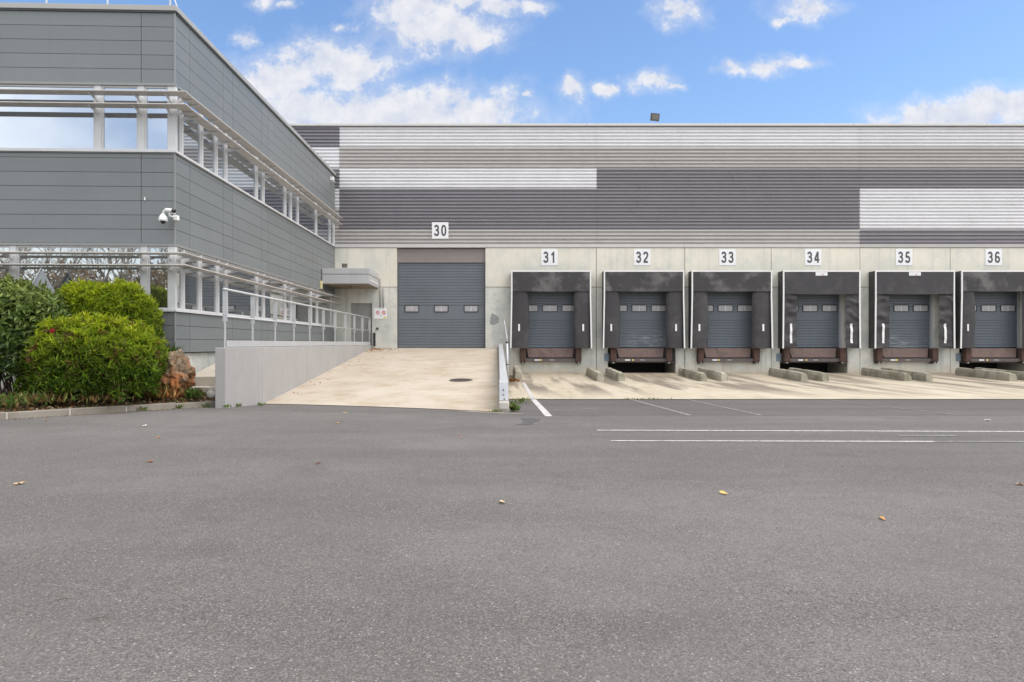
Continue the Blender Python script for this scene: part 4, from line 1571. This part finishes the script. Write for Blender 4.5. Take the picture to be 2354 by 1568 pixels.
def shrub(name, label, c, rx, ry, rz, nshoot, per, llen, lwid, palette, new_col, mat, seed, lump=.10, lo=.62, boxy=2.6, spread=.7, droop=.1, zmin=-.25, brown=.0, jit=.12):
    rs = np.random.RandomState(seed)
    t = empty(name, (c[0], c[1], bed_z(c[0], c[1])), label, 'shrub', 'shrubs in the planting bed')
    P, Nn, D = dome_points(rs, nshoot, c, rx, ry, rz, lump, lo, boxy, zmin)
    pos = np.repeat(P, per, axis=0) + rs.normal(size=(nshoot * per, 3)) * llen * jit
    nor = np.repeat(Nn, per, axis=0)
    dirs = nor * .75 + rs.normal(size=pos.shape) * spread + np.array([0, 0, .42 - droop])
    n = len(pos)
    ln = llen * rs.uniform(.65, 1.25, n)
    wd = lwid * rs.uniform(.75, 1.25, n)
    pal = np.array(palette)
    base = pal[rs.randint(0, len(pal), n)]
    shoot_tone = np.repeat(rs.uniform(.75, 1.2, nshoot), per)[:, None]
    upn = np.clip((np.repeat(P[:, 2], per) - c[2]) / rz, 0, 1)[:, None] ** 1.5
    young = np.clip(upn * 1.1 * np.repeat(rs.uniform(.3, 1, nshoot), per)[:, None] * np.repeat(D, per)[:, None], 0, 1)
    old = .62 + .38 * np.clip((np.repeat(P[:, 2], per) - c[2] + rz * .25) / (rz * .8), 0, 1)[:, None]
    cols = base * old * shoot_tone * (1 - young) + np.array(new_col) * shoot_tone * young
    if brown:
        m = np.repeat(rs.rand(nshoot) < brown, per)
        cols[m] = np.array([.17, .10, .04]) * rs.uniform(.7, 1.4, (m.sum(), 1))
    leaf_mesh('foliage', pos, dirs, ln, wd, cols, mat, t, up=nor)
    mb = MB()
    for k in range(26):
        a = rs.uniform(0, 2 * math.pi)
        q = rs.uniform(.2, .75)
        b = (c[0] + rs.uniform(-.25, .25) * rx, c[1] + rs.uniform(-.25, .25) * ry, bed_z(c[0], c[1]) - .05)
        e = (c[0] + math.cos(a) * rx * q, c[1] + math.sin(a) * ry * q, c[2] + rz * rs.uniform(.0, .6))
        m_ = tuple((b[i] + e[i]) / 2 + rs.uniform(-.06, .06) for i in range(3))
        mb.tube([b, m_, e], [.016, .011, .005], 5)
    mb.build('stems', M['twig'], t)
    return t


GREEN = [(.14, .27, .022), (.19, .33, .026), (.08, .165, .02), (.29, .42, .03), (.17, .21, .045)]
NEW = (.60, .66, .03)
# front dome, clear of kerb
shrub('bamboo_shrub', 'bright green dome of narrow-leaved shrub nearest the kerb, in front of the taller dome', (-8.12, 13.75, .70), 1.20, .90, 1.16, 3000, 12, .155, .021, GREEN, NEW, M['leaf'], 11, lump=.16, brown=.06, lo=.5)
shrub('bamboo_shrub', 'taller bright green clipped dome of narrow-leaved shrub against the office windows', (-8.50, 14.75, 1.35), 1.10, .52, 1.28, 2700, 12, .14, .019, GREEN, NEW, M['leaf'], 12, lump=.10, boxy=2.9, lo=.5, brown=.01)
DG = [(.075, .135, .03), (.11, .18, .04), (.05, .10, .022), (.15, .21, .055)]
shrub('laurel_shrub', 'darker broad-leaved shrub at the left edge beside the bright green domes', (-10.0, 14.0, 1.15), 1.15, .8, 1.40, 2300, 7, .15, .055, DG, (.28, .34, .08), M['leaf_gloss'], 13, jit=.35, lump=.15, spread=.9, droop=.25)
# red flower between the shrubs
X, Z = px(121, 761, 12.65)
fl = empty('flower', (X, 12.65, .4), 'single red flower between the laurel and the front green dome', 'flower')
rs = np.random.RandomState(5)
pp = np.tile(np.array([[X, 12.65, Z]]), (14, 1))
dd = rs.normal(size=(14, 3)) + np.array([0, -.8, .3])
leaf_mesh('petals', pp, dd, np.full(14, .05), np.full(14, .035), np.tile(np.array([[.62, .03, .07]]), (14, 1)), M['leaf'], fl)
MB().tube([(X, 12.65, Z), (X + .05, 12.9, Z - .3), (X + .1, 13.2, .3)], .006, 5).build('stem', M['twig'], fl)

# leaf litter on the bed
rs = np.random.RandomState(21)
n = 5200
pts = []
while len(pts) < n:
    x = rs.uniform(-12.4, WX0 - .05)
    y = rs.uniform(kerb_y(x) + .17, min(15.4, kerb_y(x) + 2.4))
    if y > 15.45:
        continue
    pts.append((x, y, bed_z(x, y) + rs.uniform(.0, .035)))
pts = np.array(pts)
pal = np.array([(.20, .12, .055), (.13, .075, .035), (.28, .19, .10), (.24, .10, .035), (.10, .13, .03), (.33, .26, .17)])
leaf_mesh('leaf_litter', pts, rs.normal(size=(n, 3)) * np.array([1, 1, .35]), rs.uniform(.05, .11, n), rs.uniform(.025, .05, n), pal[rs.randint(0, 6, n)] * rs.uniform(.7, 1.2, (n, 1)), M['litter'], None)
tag(bpy.data.objects['leaf_litter'], 'brown and olive leaf litter on the planting bed', None, None, 'stuff')


# low plants along the bed
def tuft(name, label, c, n, h, spread, cols, seed, group='weeds and low plants', wid=.014, mat=None, cat='plant'):
    rs = np.random.RandomState(seed)
    t = empty(name, c, label, cat, group)
    pos = np.array(c) + rs.normal(size=(n, 3)) * np.array([spread, spread * .7, 0])
    pos[:, 2] = c[2] + rs.uniform(0, h * .35, n)
    d = rs.normal(size=(n, 3)) * np.array([.55, .55, .2]) + np.array([0, 0, .8])
    pal = np.array(cols)
    cc = pal[rs.randint(0, len(pal), n)] * rs.uniform(.7, 1.25, (n, 1))
    leaf_mesh('leaves', pos, d, h * rs.uniform(.4, 1.0, n), wid * rs.uniform(.7, 1.5, n), cc, mat or M['leaf'], t)
    return t


WEED = [(.10, .19, .035), (.15, .24, .05), (.08, .14, .03), (.20, .22, .06)]
DRY = [(.24, .15, .06), (.16, .10, .04), (.12, .15, .035), (.30, .19, .07)]


def on(dx, dy, z=.05):
    Y = F * (CAMZ - z) / (dy - VY)
    return (dx - VX) * Y / F, Y


zx = bed_z(-9.3, 12.6)
tuft('low_plant', 'low olive and orange plant at the left below the laurel', (-9.05, 12.35, .2), 260, .28, .28, DRY + WEED, 31, wid=.03)
tuft('low_plant', 'browning low plant under the left side of the front green dome', (-8.55, 12.75, .24), 220, .25, .25, DRY + WEED, 32, wid=.03)
tuft('low_plant', 'brown stubble under the middle of the front green dome', (-7.75, 13.2, .24), 200, .22, .3, DRY, 33, wid=.02)
tuft('grass_tuft', 'grass tuft between the front green dome and the rusty rock', (-7.25, 14.0, .25), 170, .3, .12, WEED + DRY, 34)
tuft('low_plant', 'rusty orange low plant in front of the weathered boulder', (-6.98, 14.12, .22), 170, .3, .16, [(.36, .14, .04), (.26, .11, .04), (.20, .18, .05), (.42, .24, .08)], 38, wid=.03)
tuft('grass_tuft', 'green grass spilling over the top of the rusty rock', (-7.12, 14.72, 1.05), 130, .32, .10, WEED, 35)
tuft('grass_tuft', 'grass tuft at the foot of the rusty rock beside the pale stones', (-6.42, 14.45, .2), 140, .26, .09, WEED, 36)
for (dx_, dy_, lab, sd_) in ((318, 941, 'tiny weed at the kerb foot below the front green dome', 41), (402, 932, 'tiny weed at the kerb foot below the rusty rock', 42), (470, 930, 'small weed at the kerb foot near its end', 43),
                            (517, 929, 'small weed at the corner of kerb and ramp wall', 44), (548, 930, 'tiny weed at the foot of the ramp wall', 45), (599, 930, 'small weed at the joint of the ramp wall', 46)):
    Y_ = F * (CAMZ - .02) / (dy_ - VY)
    X_ = (dx_ - VX) * Y_ / F
    if dx_ < 500:
        Y_ = kerb_y(X_) - .06
        for _ in range(3):
            X_ = (dx_ - VX) * Y_ / F
            Y_ = kerb_y(X_) - .06
    elif X_ < WX1 + .06:
        X_ = WX1 + .05
        Y_ = X_ * F / (dx_ - VX)
        if Y_ < WY0:
            Y_ = WY0 - .05
    tuft('weed', lab, (X_, Y_, zg(Y_, X_)), 26, .10, .045, WEED, sd_, wid=.016)
tuft('weed', 'bright green weed beside the stone footing of the guardrail', (.34, 14.3, zg(14.3)), 60, .20, .05, WEED, 51, wid=.03)
tuft('weed', 'small weed at the near corner of the ramp by the footing', (-.05, 14.05, zg(14.0)), 26, .08, .07, WEED, 52, wid=.02)
tuft('weed', 'green weed on the apron edge left of the white line', (.62, 17.6, zg(17.6)), 40, .14, .09, WEED, 53, wid=.03)
tuft('weed', 'dry weed strip along the guardrail foot', (.42, 16.8, zg(16.8)), 60, .10, .14, DRY + WEED, 54, wid=.025)
tuft('weed', 'low weed at the joint of apron and asphalt before dock 32', (3.7, 18.7, zg(18.7)), 30, .05, .16, WEED, 55, wid=.025)
tuft('weed', 'low weed at the joint of apron and asphalt, farther right before dock 32', (4.35, 18.72, zg(18.7)), 30, .05, .16, WEED, 56, wid=.025)
tuft('leaf_pile', 'orange dry leaves caught beside the first wheel guide', (.56, 26.0, zg(26) + .03), 90, .14, .10, [(.36, .14, .03), (.28, .12, .04)], 57, wid=.05, mat=M['litter'], cat='leaves')

# leaves drifted into the top left corner of the ramp and along the wall
rs = np.random.RandomState(77)
n = 230
pts, dirs = [], []
for k in range(n):
    if k < 200:
        y = 30.6 - abs(rs.normal()) * .7
        x = RX0 + .05 + abs(rs.normal()) * .55
    else:
        y = rs.uniform(17.5, 30.5)
        x = RX0 + .05 + abs(rs.normal()) * .45
    x = min(x, -.2)
    y = max(y, 17.2)
    pts.append((x, y, ramp_z(x, y) + .012))
leaf_mesh('ramp_leaves', np.array(pts), rs.normal(size=(n, 3)) * np.array([1, 1, .25]), rs.uniform(.03, .08, n), rs.uniform(.02, .05, n),
          np.array([(.42, .17, .04), (.32, .16, .06), (.45, .28, .12)])[rs.randint(0, 3, n)] * rs.uniform(.6, 1.1, (n, 1)), M['litter'], None)
tag(bpy.data.objects['ramp_leaves'], 'dry brown leaves drifted along the left side of the ramp', None, None, 'stuff')

# grit and leaf bits gathered along the kerb foot
rs = np.random.RandomState(91)
n = 420
pts = []
for k in range(n):
    x = rs.uniform(-11.5, -5.95)
    d_ = abs(rs.normal()) * .10 + .01
    y = kerb_y(x) - d_ * 1.4
    pts.append((x, y, zg(y, x) + .006))
leaf_mesh('kerb_litter', np.array(pts), rs.normal(size=(n, 3)) * np.array([1, 1, .2]), rs.uniform(.012, .05, n), rs.uniform(.01, .03, n),
          np.array([(.30, .18, .08), (.20, .13, .07), (.36, .31, .24), (.12, .15, .05)])[rs.randint(0, 4, n)] * rs.uniform(.6, 1.1, (n, 1)), M['litter'], None)
tag(bpy.data.objects['kerb_litter'], 'grit and leaf bits along the foot of the kerb', None, None, 'stuff')

# ------------------------------------------------------------------ rock and stones
def rock(name, label, c, r, seed, mat, amp=.28, sub=4, parent=None, freq=1.7):
    bm = bmesh.new()
    bmesh.ops.create_icosphere(bm, subdivisions=sub, radius=1)
    for v in bm.verts:
        p = v.co.copy()
        q = mnoise.fractal(p * freq + Vector((seed * 3.7, seed, 0)), 1.0, 2.1, 5)
        cell = mnoise.cell(p * 2.4 + Vector((seed, 0, 0)))
        v.co = p * (1 + amp * q + amp * .25 * (cell - .5))
        v.co.x *= r[0]
        v.co.y *= r[1]
        v.co.z *= r[2]
    me = bpy.data.meshes.new(name)
    bm.to_mesh(me)
    bm.free()
    me.materials.append(mat)
    me.polygons.foreach_set('use_smooth', [True] * len(me.polygons))
    o = bpy.data.objects.new(name, me)
    o.location = c
    COL.objects.link(o)
    return tag(o, label, 'rock')


rock('boulder', 'rusty orange weathered boulder between the green domes and the ramp wall', (-6.93, 14.62, .68), (.40, .34, .49), 4, M['rock'], .30, 6, freq=2.2)
rock('stone', 'pale rounded stone at the foot of the ramp wall end', (-6.02, 14.92, .26), (.11, .09, .10), 6, M['stone'], .2, 3)
rock('stone', 'pale rounded stone beside the ramp wall, left of the smaller one', (-6.22, 14.85, .25), (.13, .10, .11), 7, M['stone'], .2, 3)
rock('stone', 'grey flat stone on the bed behind the two pale ones', (-6.30, 15.25, .34), (.17, .12, .10), 8, M['stone'], .2, 3)

# ------------------------------------------------------------------ triangular sign seen from behind, over the laurel
sgn = empty('road_sign', (-9.9, 14.95, .3), 'grey back of a triangular road sign rising behind the laurel', 'road sign')
gx, gz1 = px(97, 618, 15.0)
_, gz0 = px(97, 656, 15.0)
hw = .36
zb_ = gz1 - .62
MB().prism([(gx - hw, 14.98, zb_), (gx + hw, 14.98, zb_), (gx, 14.98, gz1)], (0, .012, 0)).build('plate', plain('sign_back_grey', (.30, .32, .34), .5, .3), sgn)
MB().prism([(gx - hw - .012, 14.965, zb_ - .004), (gx - hw + .02, 14.965, zb_ - .004), (gx + .008, 14.965, gz1 + .012), (gx - .022, 14.965, gz1 + .012)], (0, .035, 0)).build('edge_fold', M['galv'], sgn)
MB().tube([(gx, 15.02, .2), (gx, 15.02, gz1 - .1)], .028, 10).build('post', M['galv'], sgn)

# ------------------------------------------------------------------ things lying on the yard
def flat_leaf(name, label, dx, dy, size, col, seed, cat='leaf', group='fallen leaves on the yard', mat=None):
    Y = F * (CAMZ - .08) / (dy - VY)
    Y = F * (CAMZ - zg(Y, (dx - VX) * Y / F)) / (dy - VY)
    X = (dx - VX) * Y / F
    zq = zg(Y, X)
    rr = random.Random(seed)
    a0 = rr.uniform(0, 6.28)
    n = 11
    size *= .58
    out = []
    for k in range(n):
        a = 2 * math.pi * k / n
        r = size * (.42 + .13 * math.cos(2 * a) + rr.uniform(-.07, .09))
        lx, ly = r * math.cos(a) * 1.25, r * math.sin(a) * .8
        z = .006 + .35 * abs(ly) * .8 + .012 * rr.random() + max(0, lx) * .15
        out.append((X + lx * math.cos(a0) - ly * math.sin(a0), Y + lx * math.sin(a0) + ly * math.cos(a0), zq + z))
    cz = zq + .006
    vs = [(X, Y, cz)] + out
    fs = [(0, 1 + k, 1 + (k + 1) % n) for k in range(n)]
    m = mat or plain('leaf_' + name + str(seed), col, .8, 0, .2, 30)
    o = MB().add(vs, fs).build(name, m, org=(X, Y, zq), solid=.002)
    return tag(o, label, cat, group)


flat_leaf('fallen_leaf', 'tan curled leaf on the asphalt at the far left', 45, 1114, .13, (.48, .33, .18), 1)
flat_leaf('fallen_leaf', 'reddish brown leaf on the asphalt below the ramp wall', 344, 1063, .11, (.30, .11, .06), 2)
flat_leaf('paper_scrap', 'small white scrap of paper on the asphalt near the kerb', 333, 980, .13, (.70, .66, .60), 3, 'paper', None)
flat_leaf('fallen_leaf', 'small orange leaf on the asphalt just below the white scrap', 365, 1007, .09, (.45, .20, .06), 4)
flat_leaf('fallen_leaf', 'tiny dark red leaf on the open asphalt below the ramp', 731, 1067, .08, (.22, .06, .035), 5)
flat_leaf('fallen_leaf', 'pale beige leaf in the middle of the yard', 1154, 1157, .11, (.60, .44, .27), 6)
flat_leaf('fallen_leaf', 'golden yellow leaf on the asphalt below dock 33', 1662, 1136, .12, (.62, .42, .14), 7)
flat_leaf('fallen_leaf', 'orange tan leaf on the asphalt below dock 35', 2028, 1194, .10, (.52, .29, .10), 8)
flat_leaf('fallen_leaf', 'brown leaf on the asphalt at the right edge', 2346, 1116, .10, (.30, .17, .09), 9)
flat_leaf('fallen_leaf', 'small yellow leaf on the asphalt before the ramp, the nearer one', 775, 973, .09, (.62, .42, .10), 10)
flat_leaf('fallen_leaf', 'small yellow leaf close to the ramp edge', 793, 949, .09, (.62, .46, .10), 11)
flat_leaf('fallen_leaf', 'small brown leaf close to the left end of the kerb', 105, 967, .10, (.36, .20, .10), 12)
flat_leaf('fallen_leaf', 'tiny orange leaf on the asphalt below door 30', 1060, 1007, .06, (.5, .22, .08), 13)
flat_leaf('fallen_leaf', 'tiny brown leaf on the dark asphalt strip before dock 33', 1590, 930, .09, (.40, .26, .20), 14)
flat_leaf('paper_scrap', 'tiny white scrap on the asphalt below dock 36', 2270, 965, .14, (.66, .63, .60), 15, 'paper', None)
flat_leaf('fallen_leaf', 'brown leaf at the kerb foot below the front green dome', 272, 943, .12, (.34, .13, .05), 16)
for (dx_, dy_, ang, ln_, lab) in ((228, 1426, .15, .30, 'thin dark twig on the asphalt at the lower left, the longer one'), (145, 1382, -.05, .2, 'short dark twig on the asphalt at the lower left')):
    Y = F * (CAMZ - .08) / (dy_ - VY)
    X = (dx_ - VX) * Y / F
    o = MB().tube([(X - ln_ / 6, Y - .01, .088), (X, Y + .006, .092), (X + ln_ / 6, Y + .02, .088)], [.0015, .002, .001], 5).build('twig', M['twig'], org=(X, Y, .08))
    tag(o, lab, 'twig')

# ------------------------------------------------------------------ bare wood across the road, mirrored in the office windows
def bare_wood():
    rs = random.Random(99)
    mb = MB()

    def branch(p, d, ln, r, depth):
        q = p + d * ln * .5 + Vector((rs.uniform(-1, 1), rs.uniform(-1, 1), rs.uniform(-.3, .6))) * ln * .06
        e = p + d * ln
        mb.tube([p, q, e], [r, r * .82, r * .6], 4 if depth > 2 else 3, caps=False)
        if depth == 0:
            return
        for k in range(3 if depth > 1 else 3):
            dd = (d + Vector((rs.uniform(-1, 1), rs.uniform(-1, 1), rs.uniform(-.25, .8))) * .75).normalized()
            st = p + d * ln * rs.uniform(.45, 1.0)
            branch(st, dd, ln * rs.uniform(.55, .8), r * .6, depth - 1)

    for k in range(17):
        x = -40 + k * 2.6 + rs.uniform(-.8, .8)
        y = -25 + rs.uniform(-4, 4)
        h = rs.uniform(3.8, 5.2)
        branch(Vector((x, y, 0)), Vector((rs.uniform(-.08, .08), rs.uniform(-.08, .08), 1)).normalized(), h, rs.uniform(.14, .22), 5)
    return mb


tag(bare_wood().build('bare_wood', M['bark'], fix=False), 'belt of bare brown trees across the yard, seen mirrored in the office windows', None, None, 'stuff')
rs = np.random.RandomState(8)
n = 26000
x = rs.uniform(-46, 6, n)
y = -29 + rs.uniform(-2.5, 2.5, n)
z = 7.2 * rs.rand(n) ** .85 * (1 + .12 * np.sin(x * .9))
pal = np.array([(.42, .34, .24), (.48, .40, .30), (.34, .26, .17), (.44, .28, .13)])
leaf_mesh('thicket', np.stack([x, y, z], 1), rs.normal(size=(n, 3)) * np.array([.5, .5, 1]), rs.uniform(.4, .8, n), rs.uniform(.08, .2, n), pal[rs.randint(0, 4, n)] * rs.uniform(.7, 1.2, (n, 1)), M['litter'], None)
tag(bpy.data.objects['thicket'], 'brown leafless thicket behind the bare trees, seen mirrored in the office windows', None, None, 'stuff')
